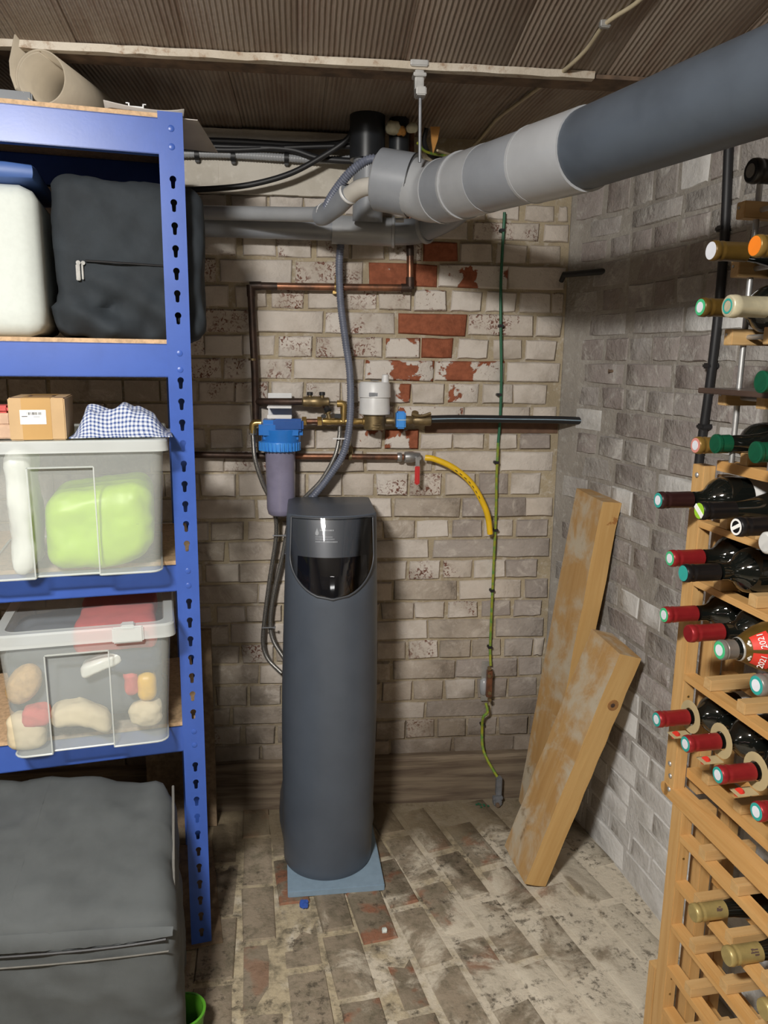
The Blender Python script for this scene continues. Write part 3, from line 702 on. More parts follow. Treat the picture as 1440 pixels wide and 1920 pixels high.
# storage tubs
def tub(name, label, z0, zlid, zrim, xl, xr_, yf, yb, px_rec, lidmat, taper=.012, latch=None):
    t = thing(name, label, 'storage box', SM @ V(((xl+xr_)/2, (yf+yb)/2, z0)), SR)
    rec0, rec1, zrec = px_rec
    def loop(z, off=0.0, rec=True):
        k = (z-z0)/(zlid-z0); tp = taper*(1-k)-off
        a, b, c, d = xl+tp, xr_-tp, yf+tp, yb-tp; r = .022; P = []
        def arc(cx, cy, a0):
            for j in range(5): an = R(a0+j*22.5); P.append(V((cx+r*math.cos(an), cy+r*math.sin(an), z)))
        arc(a+r, c+r, 180); 
        dep = .013 if (rec and z < zrec) else 0.0
        for (x, dd) in ((rec0-.001, 0), (rec0+.002, dep), (rec1-.002, dep), (rec1+.001, 0)): P.append(V((x, c+dd, z)))
        arc(b-r, c+r, 270); arc(b-r, d-r, 0); arc(a+r, d-r, 90); return P
    zs = [z0, z0+.004, zrec-.001, zrec+.001, zlid]
    m = MB(); vs = []; 
    Ls = [loop(z) for z in zs]; n = len(Ls[0])
    for L in Ls: vs += [SM @ p for p in L]
    fs = [(i*n+j, i*n+(j+1) % n, (i+1)*n+(j+1) % n, (i+1)*n+j) for i in range(len(zs)-1) for j in range(n)]
    fs.append(tuple(range(n))); m.add(vs, fs); m.build('body', 'tub', t, 30)
    # bright edges of the recess and the foot rim
    m = MB()
    for x in (rec0, rec1): m.tube([SM @ V((x, yf+taper*(1-(z-z0)/(zlid-z0))-.0005, z)) for z in (z0+.002, zrec)], .0016, 6)
    m.tube([SM @ V((x, yf+taper*.35-.0005, zrec)) for x in (rec0, rec1)], .0016, 6)
    m.tube([SM @ (p+V((0, 0, .003))) for p in loop(z0, 0.0006)] + [SM @ (loop(z0)[0]+V((0, 0, .003)))], .0022, 6)
    m.build('body_ribs', 'tubrim', t, 40)
    m = MB(); vs = []
    for (z, o_) in ((zlid-.002, .011), (zrim, .009), (zrim+.004, .006), (zrim+.004, -.012), (zrim, -.014)):
        vs += [SM @ V((p.x, p.y, z)) for p in loop(zlid, o_, False)]
    fs = [(i*n+j, i*n+(j+1) % n, (i+1)*n+(j+1) % n, (i+1)*n+j) for i in range(4) for j in range(n)]
    m.add(vs, fs); m.build('lid_rim', 'tubrim', t, 30)
    m = MB(); L = loop(zlid, -.014, False); m.add([SM @ V((p.x, p.y, zrim)) for p in L], [tuple(range(n))]); m.build('lid', lidmat, t, 0)
    if latch:
        m = MB().bevbox((latch-.03, yf-.016, zlid-.006), (latch+.03, yf-.008, zrim+.006), .003, SM).bevbox((latch-.013, yf-.014, zrim), (latch+.013, yf+.01, zrim+.009), .002, SM); m.build('latch', 'tubrim', t, 30)
    return t
YF = -.095
z3 = levels[2][1]+.0085; z4 = levels[3][1]+.0085
u0, u1 = shp(0, 900, YF).x-.07, shp(308, 900, YF).x
ulid, urim = shp(150, 846, YF).z, shp(150, 830, YF).z
tub('storage_box', 'upper clear storage box holding a lime green bag on the blue shelving', z3+.0005, ulid, urim, u0, u1, YF, .30, (shp(58, 990, YF).x, shp(182, 990, YF).x, shp(120, 877, YF).z), 'tublid')
l0, l1 = shp(0, 1300, YF).x, shp(322, 1250, YF).x
llid, lrim = shp(150, 1203, YF).z, shp(150, 1183, YF).z
tub('storage_box', 'lower clear storage box of mixed shoes and cloths on the blue shelving', z4+.0005, llid, lrim, l0, l1, YF, .30, (shp(88, 1300, YF).x, shp(208, 1300, YF).x, shp(150, 1226, YF).z), 'tublid2', .014, shp(240, 1180, YF).x)
# what lies in the upper box
def blob(name, px0, py0, px1, py1, ly, depth, mat, label, cat, amp=.006, fs=18, r=.03, seed=1, floor_=None, shape=None, n=16):
    a = shp(px0, py0, ly); b = shp(px1, py1, ly)
    z0 = b.z if floor_ is None else floor_
    return tag(softbox((a.x, ly, z0), (b.x, ly+depth, a.z), min(r, abs(a.z-z0)*.48, (b.x-a.x)*.48), n, amp, fs, seed, shape, SM).build(name, mat, None, 60), label, cat)
def limeshape(p, h):
    t = p.x/h.x; return V((p.x, p.y, p.z*(1-.0*t) + (.012*t if p.z > 0 else .028*max(0, t)**2)))
blob('plastic_bag', 80, 925, 288, 1062, YF+.03, .22, 'lime', 'lime green plastic bag inside the upper storage box', 'bag', .0045, 11, .035, 3, z3+.008, limeshape, 26)
blob('plastic_bag', 5, 850, 66, 1075, YF+.02, .16, 'whitebag', 'crumpled white plastic bag at the left in the upper storage box', 'bag', .006, 14, .03, 5, z3+.008)
# lower box
zl = z4+.006
blob('cloth_bundle', 3, 1205, 300, 1330, YF+.075, .22, 'slate', 'slate grey cloth bundle filling the lower storage box', 'cloth', .008, 12, .05, 7, zl+.03)
rc0, rc1 = shp(140, 1200, YF+.03).x, l1-.03
tag(softbox((rc0, YF+.022, llid-.034), (rc1, .20, lrim-.004), .012, 18, .004, 9, 8, None, SM).build('red_cloth', 'redcloth', None, 60), 'red cloth under the lid of the lower storage box', 'cloth')
def sole(p, h): return V((p.x, p.y, p.z))
blob('shoe_sole', 2, 1262, 78, 1322, YF+.026, .045, 'tansole', 'tan ridged shoe sole at the left in the lower storage box', 'shoe', .0012, 60, .028, 9, None, lambda p, h: V((p.x, p.y, p.z*(1-.35*(p.x/h.x)**2)+.012*p.x/h.x)))
blob('cream_cloth', 95, 1333, 205, 1372, YF+.03, .05, 'creamcl', 'cream cloth rolled at the bottom centre of the lower storage box', 'cloth', .004, 14, .018, 10, None, lambda p, h: V((p.x, p.y, p.z*.8+.010*math.cos(p.x/h.x*2.2)-.012*p.x/h.x)))
blob('cream_pouch', 242, 1325, 304, 1362, YF+.028, .05, 'creamcl', 'cream pouch at the right end of the lower storage box', 'pouch', .004, 20, .02, 11)
blob('cream_rag', 10, 1350, 84, 1398, YF+.03, .05, 'creamcl', 'cream rag in the left corner of the lower storage box', 'cloth', .004, 15, .018, 12, zl+.002)
blob('orange_rag', 40, 1335, 92, 1362, YF+.026, .04, 'redcloth', 'orange red rag low down at the left of the lower storage box', 'cloth', .004, 20, .012, 13)
blob('yellow_cup', 256, 1268, 294, 1316, YF+.030, .045, 'yellowpl', 'yellow plastic cup at the right of the lower storage box', 'cup', .001, 10, .016, 14)
blob('red_pouch', 232, 1262, 258, 1306, YF+.032, .04, 'redcloth', 'small dark red pouch beside the yellow plastic cup', 'pouch', .003, 20, .012, 15)
blob('white_shoe', 150, 1235, 232, 1262, YF+.03, .05, 'whitebag', 'white shoe edge behind the middle of the lower storage box', 'shoe', .002, 14, .012, 16, None, lambda p, h: V((p.x, p.y, p.z*.7+.014*p.x/h.x)))
blob('navy_cloth', 205, 1205, 300, 1262, YF+.034, .12, 'navy', 'navy cloth in the upper right of the lower storage box', 'cloth', .005, 20, .02, 17)

# on the lid of the upper box
zlt = urim+.0046
cbx0, cbx1 = shp(18, 800, YF+.015).x, shp(124, 800, YF+.015).x
h_ = shp(70, 746, YF+.015).z-zlt
cb = thing('cardboard_box', 'taped brown cardboard box with a white label on the storage box lid', 'box', SM @ V(((cbx0+cbx1)/2, YF+.08, zlt)), SR)
MB().bevbox((cbx0, YF+.012, zlt), (cbx1, YF+.16, zlt+h_), .002, SM).build('body', 'card', cb, 30)
tx0, tx1 = cbx0+(cbx1-cbx0)*.23, cbx0+(cbx1-cbx0)*.75
MB().box((tx0, YF+.0114, zlt+.001), (tx1, YF+.0121, zlt+h_+.0005), SM).box((tx0, YF+.0114, zlt+h_-.0002), (tx1, YF+.16, zlt+h_+.0006), SM).build('tape', 'tape', cb, 0)
lx0, lx1, lz0, lz1 = cbx0+(cbx1-cbx0)*.2, cbx0+(cbx1-cbx0)*.66, zlt+h_*.38, zlt+h_*.72
lb = MB().bevbox((lx0, YF+.0105, lz0), (lx1, YF+.0113, lz1), .0003, SM).build('label', 'paper', cb, 0)
m = MB(); rr = random.Random(3); x = lx0+(lx1-lx0)*.28
while x < lx0+(lx1-lx0)*.82:
    wd = rr.choice((.0005, .0009, .0014)); m.box((x, YF+.0102, lz0+(lz1-lz0)*.66), (x+wd, YF+.0106, lz0+(lz1-lz0)*.84), SM); x += wd+rr.choice((.0006, .001, .0015))
m.box((lx0+.003, YF+.0102, lz0+(lz1-lz0)*.53), (lx0+.013, YF+.0106, lz0+(lz1-lz0)*.58), SM)
for i in range(5): m.box((lx0+.024+i*.0022, YF+.0102, lz0+(lz1-lz0)*.50), (lx0+.0252+i*.0022, YF+.0106, lz0+(lz1-lz0)*.54), SM)
m.build('barcode', 'ink', lb, 0)
m = MB()
m.box((cbx0+.028, YF+.06, zlt+h_+.0004), (cbx0+.075, YF+.064, zlt+h_+.0009), SM).box((cbx0+.028, YF+.09, zlt+h_+.0004), (cbx0+.075, YF+.094, zlt+h_+.0009), SM)
m.box((cbx0+.028, YF+.06, zlt+h_+.0004), (cbx0+.034, YF+.094, zlt+h_+.0009), SM).box((cbx0+.070, YF+.06, zlt+h_+.0004), (cbx0+.075, YF+.094, zlt+h_+.0009), SM)
for x in (cbx0+.004, cbx0+.08): m.box((x, YF+.0150, zlt+h_+.0003), (x+.022, YF+.020, zlt+h_+.0009), SM)
m.build('printed_mark', 'print', cb, 0)
m = MB().bevbox((cbx0-.10, YF+.05, zlt), (cbx0-.004, YF+.12, zlt+.026), .002, SM); tag(m.build('wooden_block', 'woodblk', None, 30), 'pale wooden block lying left of the cardboard box', 'block')
m = MB().bevbox((cbx0-.10, YF+.055, zlt+.0262), (cbx0-.006, YF+.115, zlt+.048), .002, SM); tag(m.build('wooden_block', 'woodblk', None, 30), 'pale wooden block stacked on another beside the cardboard box', 'block')
m = MB().bevbox((cbx0-.10, YF+.06, zlt+.0482), (cbx0-.008, YF+.11, zlt+.062), .004, SM); tag(m.build('red_box', 'redcloth', None, 30), 'small red box on top of the wooden blocks', 'box')
# checked cloth
def cloth():
    x0, x1 = shp(132, 800, YF+.06).x, shp(322, 800, YF+.06).x; zt = shp(230, 752, YF+.08).z; N = 60; NN = 40
    m = MB(); vs = []; uv = []
    for i in range(N+1):
        for j in range(NN+1):
            u, v_ = i/N, j/NN; x = x0+(x1-x0)*u; y = YF+.02+.17*v_
            e = min(1, 5*u, 5*(1-u))*min(1, 5*v_, 4*(1-v_)); e = e*e*(3-2*e)
            wq = noise.noise(V((u*3.2, v_*2.6, 2.2))); w2 = noise.noise(V((u*6.5+wq, v_*5.0, 8.2)))
            fold = .5+.5*math.sin(u*9.0+wq*5.0+v_*4.0); fold2 = .5+.5*math.sin(v_*13.0-wq*4.0+u*3.0)
            body = .62+.30*math.cos((u-.38)*2.6)-.22*max(0, u-.72)*3
            hgt = (zt-zlt)*e*(body*(.60+.24*fold+.20*fold2+.20*w2))
            vs.append(SM @ V((x+.016*wq*e, y+.02*w2*e, zlt+.0035+max(0, hgt)*.92)))
            uv.append((u*1.5+wq*.12, v_*1.3+w2*.08+hgt*4))
    m.add(vs, [(i*(NN+1)+j, (i+1)*(NN+1)+j, (i+1)*(NN+1)+j+1, i*(NN+1)+j+1) for i in range(N) for j in range(NN)]); m.uv = uv
    o = m.build('checked_cloth', 'check', None, 180); s_ = o.modifiers.new('t', 'SOLIDIFY'); s_.thickness = .0022; s_.offset = 1
    tag(o, 'crumpled blue and white checked cloth on the storage box lid', 'cloth')
cloth()

# big bag on the floor
def bigbag():
    X1 = PY(334, 1745, 1.285).x; F = 1.285
    t = thing('storage_bag', 'bulging charcoal fabric storage bag with a front zip on the floor', 'bag', (-.52, 1.45, 0))
    zf = PY(150, 1745, F).z
    ztb = PY(150, 1452, 1.62).z
    def shp_(p, h):
        # lower front, higher rear, domed top
        ty = (p.y+h.y)/(2*h.y); top = max(0, p.z/h.z)
        z = p.z
        if p.z > 0: z = p.z*(1) + top*((ztb-zf)*(ty-.0)-.0) + top*.018*math.sin(math.pi*min(1, max(0, (p.x/h.x+1)/2)))
        y = p.y - (1-abs(p.z/h.z)**2)*.012*(1 if p.y < 0 else 0)
        x = p.x - .010*top*(1 if p.x > 0 else -1) - (.050*ty if p.x > 0 else 0)
        return V((x, y, z))
    softbox((X1-.62, F, .003), (X1, 1.615, zf), .035, 36, .008, 7, 21, shp_).build('body', 'greyfab', t, 70)
    def front(xf, z, dy=0): return V((xf, F-.006+dy, z))
    # flap over the zip: a hanging strip with puckers
    m = MB(); N = 60; vs = []
    zl_, zh_ = zf-.030, zf-.004
    for i in range(N+1):
        u = i/N; x = X1-.60+.592*u; wv = .0016*noise.noise(V((u*50, 0, 0)))+.001*noise.noise(V((u*120, 4, 0))); drop = .012*(u**6)
        zz = zf-.012-.004*math.sin(u*3)
        vs += [front(x, zz+.018-drop*.6, .004), front(x, zz+.010-drop*.4, -.005+wv), front(x, zz-.012+drop, -.007+wv*2), front(x, zz-.013+drop, -.001)]
    m.add(vs, [(4*i+k, 4*i+k+1, 4*i+k+5, 4*i+k+4) for i in range(N) for k in range(3)]); m.build('zip_flap', 'greyfab', t, 60)
    m = MB().tube([front(X1-.60+.58*u, zf-.030-.004*math.sin(u*3)+.012*u**6, -.0075) for u in [i/20 for i in range(21)]], .0028, 6); m.build('zip', 'rubber', t, 40)
    m = MB().tube([front(X1-.60+.585*u, zf-.050-.004*math.sin(u*3)+.010*u**4, -.0115) for u in [i/20 for i in range(21)]], .0016, 6); m.build('seam', 'piping', t, 40)
    pts = [V((X1-.052, 1.585, ztb-.018)), V((X1-.042, 1.52, ztb-.046)), V((X1-.031, 1.44, ztb-.088)), V((X1-.019, 1.36, ztb-.130))]
    MB().tube(pts, .003, 6, 6).build('piping', 'piping', t, 40)
bigbag()
tb = thing('green_tub', 'bright green plastic tub on the floor behind the charcoal storage bag', 'tub', (-.235, 1.345, 0))
gx = PY(386, 1885, 1.37).x-.046
MB().lathe([(0, .034), (.002, .036), (.070, .041), (.071, .044), (.078, .044), (.079, .040), (.010, .034), (.006, .0)], (gx, 1.372, 0.0005), (0, 0, 1), 28, False).build('body', 'green', tb, 40)
MB().lathe([(0, .0442), (.010, .0455), (.011, .041)], (gx, 1.372, .070), (0, 0, 1), 28, False).build('rim', 'green', tb, 40)

# ------------------------------------------------------------------ water softener
sf = thing('water_softener', 'tall dark grey water softener column with a clear curved cover', 'water softener', (.066, 1.96, .02))
def hw(z): 
    t = (z-.02)/.98
    return .122+.009*math.sin(min(1, t*1.15)*math.pi*.5) - .016*max(0, t-.45)/.55
def cxs(z): return .064+.012*(z/1.0)
def frontshift(z): return 0 if z < .80 else .068*((z-.80)/.20)**1.1
YB = 2.165
def spt(th, z, off=0.0):   # th in [-1,1]; |th|<=.6 front half round, beyond: straight flank
    r = hw(z)+off; c = V((cxs(z), 1.815+hw(z)+frontshift(z), z))
    return None
def outline(z, N=40):
    r = hw(z); cx = cxs(z); yc = 1.818+r*1.0; fsft = frontshift(z); P = []
    fl_ = .015*max(0, 1-abs(z-.085)/.075) if z < .16 else 0.0
    for i in range(N+1):
        a = math.pi + math.pi*i/N; x = math.cos(a); y = math.sin(a)
        P.append(V((cx+r*x, yc+r*y*(1)+fsft*max(0.0, -y)**.8, z)))
    for (yy, e) in ((yc+.02, .0), (yc+.06, .8), (yc+.11, 1.0), (YB-.012, 1.0)): P.append(V((cx+r+fl_*e, yy, z)))
    P.append(V((cx+r-.012, YB, z))); P.append(V((cx-r+.012, YB, z)))
    for (yy, e) in ((YB-.012, 1.0), (yc+.11, 1.0), (yc+.06, .8), (yc+.02, 0.0)): P.append(V((cx-r-fl_*e, yy, z)))
    return P
zs = [.0205, .025, .04, .06, .085, .11, .13, .15, .16, .2, .3, .4, .5, .6, .7, .78, .80, .82, .84, .86, .88, .90, .92, .94, .96, .98, .990, .996, .998]
def loft(zs, inset=None):
    m = MB(); Ls = []
    for k, z in enumerate(zs):
        L = outline(min(z, .992))
        for p in L: p.z = z
        s_ = {len(zs)-1: .975, len(zs)-2: .992, 0: .985}.get(k, 1.0)
        if s_ != 1: L = [V((cxs(z)+(p.x-cxs(z))*s_, 2.0+(p.y-2.0)*s_, p.z)) for p in L]
        Ls.append(L)
    n = len(Ls[0]); vs = [p for L in Ls for p in L]
    return m.add(vs, [(i*n+j, i*n+(j+1) % n, (i+1)*n+(j+1) % n, (i+1)*n+j) for i in range(len(zs)-1) for j in range(n)] + [tuple(range(n)), tuple(range((len(zs)-1)*n, len(zs)*n))])
loft(zs).build('body', 'soft', sf, 40)
def surf(xn, z, off):    # point on the rounded front, xn in [-1,1]
    r = hw(z); cx = cxs(z); yc = 1.818+r; a = math.pi*1.5+math.asin(max(-1, min(1, xn))); x, y = math.cos(a), math.sin(a)
    n_ = V((x, y*1.0, .30 if z > .80 else 0)).normalized()
    return V((cx+r*x, yc+r*y+frontshift(z)*max(0.0, -y)**.8, z))+n_*off
ZT, ZU = .992, .802
UW = .87
def ux(z): # half width of the U shape
    k = max(0, min(1, (z-ZU)/.095)); return UW*math.sqrt(max(0, 1-(1-k)**2)) if k < 1 else UW
def patch(name, mat, z0, z1, wfun, off, nz_=26, nx=22, parent=sf, thick=0):
    m = MB(); vs = []
    for i in range(nz_+1):
        z = z0+(z1-z0)*i/nz_
        for j in range(nx+1): vs.append(surf(wfun(z)*(2*j/nx-1), z, off(z, 2*j/nx-1) if callable(off) else off))
    m.add(vs, [(i*(nx+1)+j, i*(nx+1)+j+1, (i+1)*(nx+1)+j+1, (i+1)*(nx+1)+j) for i in range(nz_) for j in range(nx)])
    return m.build(name, mat, parent, 60)
pn = patch('control_panel', 'softpanel', ZU, ZT, ux, .0012)
patch('display', 'glossblack', .806, .900, lambda z: min(ux(z)-.02, .72), .0022, parent=pn)
patch('cover', 'cover', ZU, ZT, ux, lambda z, u: .004+.006*(1-u*u)*min(1, (z-ZU)/.05))
pts = [surf(ux(z)*-1, z, .003) for z in [ZT-(ZT-ZU)*(i/30) for i in range(31)]] + [surf(ux(z), z, .003) for z in [ZU+(ZT-ZU)*(i/30) for i in range(1, 31)]]
pts += [surf(UW-.1*i, ZT, .003) for i in range(1, 17)] + [pts[0]]
MB().tube(pts, .0032, 8).build('cover_frame', 'softpanel', sf, 60)
# printed emblem: a drop, lines of small lettering (the code square is left out)
def on_panel(polys, name, mat):
    m = MB()
    for poly in polys:
        n = len(poly); m.add([surf(a, z, .0020) for a, z in poly], [tuple(range(n))])
    return m.build(name, mat, pn, 0)
zd = .962
drop = [(-.33, zd+.008), (-.352, zd+.001), (-.368, zd-.004), (-.360, zd-.0085), (-.33, zd-.010), (-.300, zd-.0085), (-.292, zd-.004), (-.308, zd+.001)]
on_panel([drop], 'drop_emblem', 'labelgrey')
rr = random.Random(11); ln = []
for (z, x0, x1, hh) in ((zd+.001, -.27, .02, .0032), (zd-.014, -.36, .0, .0016), (zd-.019, -.36, .03, .0016), (zd-.026, -.36, .10, .0026)):
    x = x0
    while x < x1:
        wd = rr.uniform(.012, .03); ln.append([(x, z), (x+wd, z), (x+wd, z+hh), (x, z+hh)]); x += wd+rr.uniform(.004, .012)
on_panel(ln, 'small_lettering', 'labelgrey')
fb = MB().bevbox((-.045, 1.790, .0005), (.21, 2.13, .0195), .002, Matrix.Translation((.08, 1.79, 0)) @ Matrix.Rotation(R(1.6), 4, 'Z') @ Matrix.Translation((-.08, -1.79, 0))); tag(fb.build('foam_board', 'bluefoam', None, 30), 'blue grey foam board on the floor under the water softener', 'board')

# ------------------------------------------------------------------ big drain pipe
def ringpipe(name, mat, a, b, r, parent, seg=36, lip=0, ends=True):
    a, b = V(a), V(b); L = (b-a).length; ax = (b-a)/L
    prof = [(0, r-.004), (0, r), (L, r), (L, r-.004)] if not lip else [(0, r-.004), (.001, r+lip), (.010, r+lip), (.013, r), (L, r), (L, r-.004)]
    return MB().lathe(prof, a, ax, seg, ends).build(name, mat, parent, 40)
PR = .0595
A1 = PY(1100, 280, 1.25); B1 = PY(835, 358, 1.68); dr = (B1-A1).normalized()
far = A1-dr*1.9; far.z = A1.z+.01
dp = thing('drain_pipe', 'large dark grey drain pipe with pale couplings crossing under the ceiling', 'drain pipe', A1)
ringpipe('main_pipe', 'pipedark', far, A1+dr*.01, PR, dp)
Ls = (B1-A1).length
ringpipe('coupling', 'pipelight', A1-dr*.004, A1+dr*Ls*.30, PR+.0035, dp)
ringpipe('pipe_section', 'pipegrey', A1+dr*Ls*.29, A1+dr*Ls*.64, PR+.001, dp)
MB().lathe([(0, PR), (.001, PR+.004), (.008, PR+.004), (.009, PR)], A1+dr*Ls*.285, dr, 36, False).build('collar', 'pipelight', dp, 40)
ringpipe('coupling', 'pipelight', A1+dr*Ls*.62, A1+dr*Ls*.84, PR+.002, dp)
ringpipe('pipe_section', 'pipegrey', A1+dr*Ls*.83, B1, PR+.0035, dp)
MB().lathe([(0, PR), (.001, PR+.005), (.008, PR+.005), (.009, PR)], A1+dr*Ls*.82, dr, 36, False).build('collar', 'pipelight', dp, 40)
MB().lathe([(0, PR), (.001, PR+.005), (.008, PR+.005), (.009, PR)], B1, dr, 36, False).build('collar', 'pipelight', dp, 40)
C1 = PY(776, 348, 1.765); D1 = PY(712, 337, 1.795); de = (D1-C1).normalized()
MB().tube(bend([B1-dr*.01, B1+dr*.055, C1+de*.02], .08, 8), PR, 36).build('elbow', 'pipelight', dp, 50)
ringpipe('socket', 'pipegrey', C1, D1, PR+.0055, dp)
MB().tube([C1+(de.orthogonal()*0)+p for p in [V((0, 0, 0)), de*.003]], PR+.0066, 36).build('seal_ring', 'rubber', dp, 40)
MB().lathe([(0, PR-.002), (.004, PR+.002), (.007, PR-.001), (.0075, .02)], D1-de*.002, de, 36, True).build('end_plug', 'pipelight', dp, 40)
# small waste pipe leaving the end plug, then along the wall
wp = thing('waste_pipe', 'off white waste pipe elbowing from the drain end and running along the wall', 'pipe', D1)
W0 = PY(716, 348, 1.795); W1 = PY(668, 350, 1.82); W2 = PY(612, 402, 1.93); W3 = PY(560, 402, 2.02); W4 = PY(395, 399, 2.11)
MB().tube(bend([W0, W1+V((.01, 0, 0)), PY(640, 378, 1.87)], .035, 8), .0195, 20).build('elbow', 'pipewhite', wp, 60)
MB().tube(bend([PY(655, 362, 1.845), PY(634, 384, 1.885), PY(606, 404, 1.94), PY(600, 404, 1.95)], .02, 5), .0235, 20).build('clear_elbow', 'pipegrey', wp, 60)
MB().tube([PY(606, 402, 1.94), W3, W4, PY(300, 398, 2.16)], .0175, 18).build('long_pipe', 'pipelight', wp, 60)
for p, q_ in ((PY(655, 362, 1.845), PY(648, 369, 1.857)), (PY(610, 400, 1.935), PY(604, 401, 1.943))):
    MB().lathe([(0, .0225), (.002, .0245), (.006, .0245), (.008, .0225)], p, (V(q_)-V(p)), 20, False).build('glue_bead', 'whitepl', wp, 60)
# corrugated hose into the plug
def corr(r, p=.006, a=.0014): return lambda L, i: r + a*math.sin(2*math.pi*L/p)
ch = [PY(722, 300, 1.80), PY(690, 300, 1.805), PY(655, 325, 1.83), PY(620, 372, 1.88), PY(608, 405, 1.92)]
def resample(P, step):
    P = spline([V(p) for p in P], 12); out = [P[0]]; acc = 0
    for i in range(1, len(P)):
        seg = P[i]-P[i-1]; L = seg.length; d = step-acc
        while d <= L: out.append(P[i-1]+seg*(d/L)); d += step
        acc = (acc+L) % step
    return out
tag(MB().tube(resample(ch, .0015), .010, 12, rfun=corr(.0095)).build('corrugated_hose', 'bluegrey', None, 80), 'short blue grey corrugated hose plugged into the drain end', 'hose')
# second wall pipe, thick, with elbow to the big one
sp_ = thing('soil_pipe', 'thick grey soil pipe along the back wall below the ceiling', 'pipe', PY(600, 428, 2.17))
YS = 2.175; zS = PY(600, 428, YS).z; rS = .031
MB().tube([V((-.62, YS, zS)), V((PY(640, 428, YS).x, YS, zS))], rS, 24).build('pipe_section', 'pipegrey', sp_, 50)
xa, xb_ = PY(622, 428, YS).x, PY(738, 428, YS).x
MB().tube([V((xa, YS, zS-.002)), V((xb_, YS, zS-.004))], rS+.006, 28).build('sleeve', 'pipelight', sp_, 50)
MB().lathe([(0, rS+.004), (.002, rS+.010), (.008, rS+.010), (.010, rS+.004)], V((xb_-.006, YS, zS-.004)), (1, -.12, 0), 28, False).build('collar', 'pipelight', sp_, 50)
MB().tube(bend([V((xb_-.002, YS, zS-.004)), V((xb_+.06, YS-.015, zS-.004)), V((xb_+.13, YS-.09, zS+.02)), V((xb_+.17, YS-.17, zS+.05))], .06, 6), rS+.003, 28).build('elbow', 'pipegrey', sp_, 50)
MB().lathe([(0, rS+.003), (.002, rS+.008), (.012, rS+.008), (.013, rS+.003)], V((xb_+.075, YS-.03, zS)), (1, -.9, .25), 28, False).build('collar', 'pipelight', sp_, 50)
MB().tube([PY(742, 413, 2.08), PY(757, 413, 2.08)], .006, 10).build('stub', 'pipelight', sp_, 50)
# black stack from the ceiling
bk = PY(689, 266, 2.08); BKX = bk.x
st = thing('stack_pipe', 'black vertical stack pipe dropping from the ceiling behind the drain', 'pipe', (BKX, 2.08, 1.72))
MB().tube([V((BKX, 2.085, 2.0)), V((BKX, 2.085, PY(689, 300, 2.08).z))], .0445, 28).build('black_section', 'pipeblack', st, 50)
MB().tube([V((BKX+.004, 2.085, PY(689, 300, 2.08).z+.004)), V((BKX+.004, 2.11, zS+.01))], .039, 28).build('grey_section', 'pipegrey', st, 50)
g2 = PY(748, 270, 2.10)
tag(MB().tube([V((g2.x, 2.10, 1.99)), V((g2.x, 2.10, 1.80))], .026, 20).build('short_stack', 'pipeblack', None, 50), 'narrow dark pipe stub beside the black stack at the ceiling hole', 'pipe')
# hanger
hg = thing('pipe_hanger', 'galvanised beam clamp with a threaded rod holding the drain pipe', 'hanger', PY(784, 150, BY-.04))
hp = PY(784, 150, BY-.02)
MB().bevbox((hp.x-.020, BY-.050, BZ+.001), (hp.x+.016, BY-.008, BZ+.014), .002).bevbox((hp.x-.009, BY-.040, BZ-.040), (hp.x+.009, BY-.022, BZ+.004), .002).bevbox((hp.x-.013, BY-.046, BZ-.016), (hp.x+.013, BY-.018, BZ-.009), .001).bevbox((hp.x-.008, BY-.052, BZ-.052), (hp.x+.013, BY-.020, BZ-.036), .002).build('clamp', 'steel', hg, 40)
MB().tube([V((hp.x+.003, BY-.032, BZ-.04)), V((hp.x+.006, BY-.025, PY(791, 296, BY-.02).z-.01))], .0035, 10).build('threaded_rod', 'lead', hg, 50)
# rubble, foam and wires at the hole
for (px, py, s_, mt, lab) in ((737, 240, .016, 'yellowfoam', 'cream lump of foam in the ceiling hole beside the black stack'), (752, 246, .010, 'orangefoam', 'small brown foam lump at the ceiling hole'), (772, 240, .012, 'yellowfoam', 'pale foam lump above the copper pipe at the ceiling')):
    p = PY(px, py, 2.06); tag(softbox(p-V((s_, s_, s_*.8)), p+V((s_, s_, s_*.8)), s_*.7, 6, .004, 60, int(px)).build('foam_lump', mt, None, 70), lab, 'foam')
p = PY(815, 262, 2.05)
m = MB(); m.add([p+V((-.012, 0, .03)), p+V((.014, .004, .032)), p+V((.008, .002, 0)), p+V((-.004, -.004, -.035)), p+V((-.008, .010, .0)), p+V((.004, .014, .02))], [(0, 1, 2), (0, 2, 3), (0, 3, 4), (0, 4, 5), (0, 5, 1), (1, 5, 2), (2, 5, 4), (2, 4, 3)])
tag(m.build('foam_shard', 'orangefoam', None, 0), 'orange shard of foam hanging from the ceiling hole', 'foam')
m = MB().box((PY(795, 0, 2.07).x+.0, 2.02, 1.93), (PY(795, 0, 2.07).x+.003, 2.10, 1.99))
for k, (lab, pts, r_, mt) in enumerate((
    ('green and yellow earth wire running from the ceiling hole to the right', [PY(783, 268, 2.06), PY(800, 285, 2.09), PY(840, 292, 2.14), PY(885, 290, 2.19), PY(938, 292, 2.215)], .0035, 'earthy'),
    ('cream wire lying along the top of the drain pipe by the wall', [PY(820, 282, 2.06), PY(850, 291, 2.12), PY(890, 296, 2.18), PY(940, 299, 2.215)], .003, 'tan'),
    ('black cable dropping from the ceiling hole beside the copper pipe', [PY(800, 240, 2.09), PY(796, 268, 2.10), PY(815, 296, 2.14), PY(880, 300, 2.20)], .006, 'rubber'))):
    tag(MB().tube(pts, r_, 8, 8).build('wire', mt, None, 60), lab, 'wire')

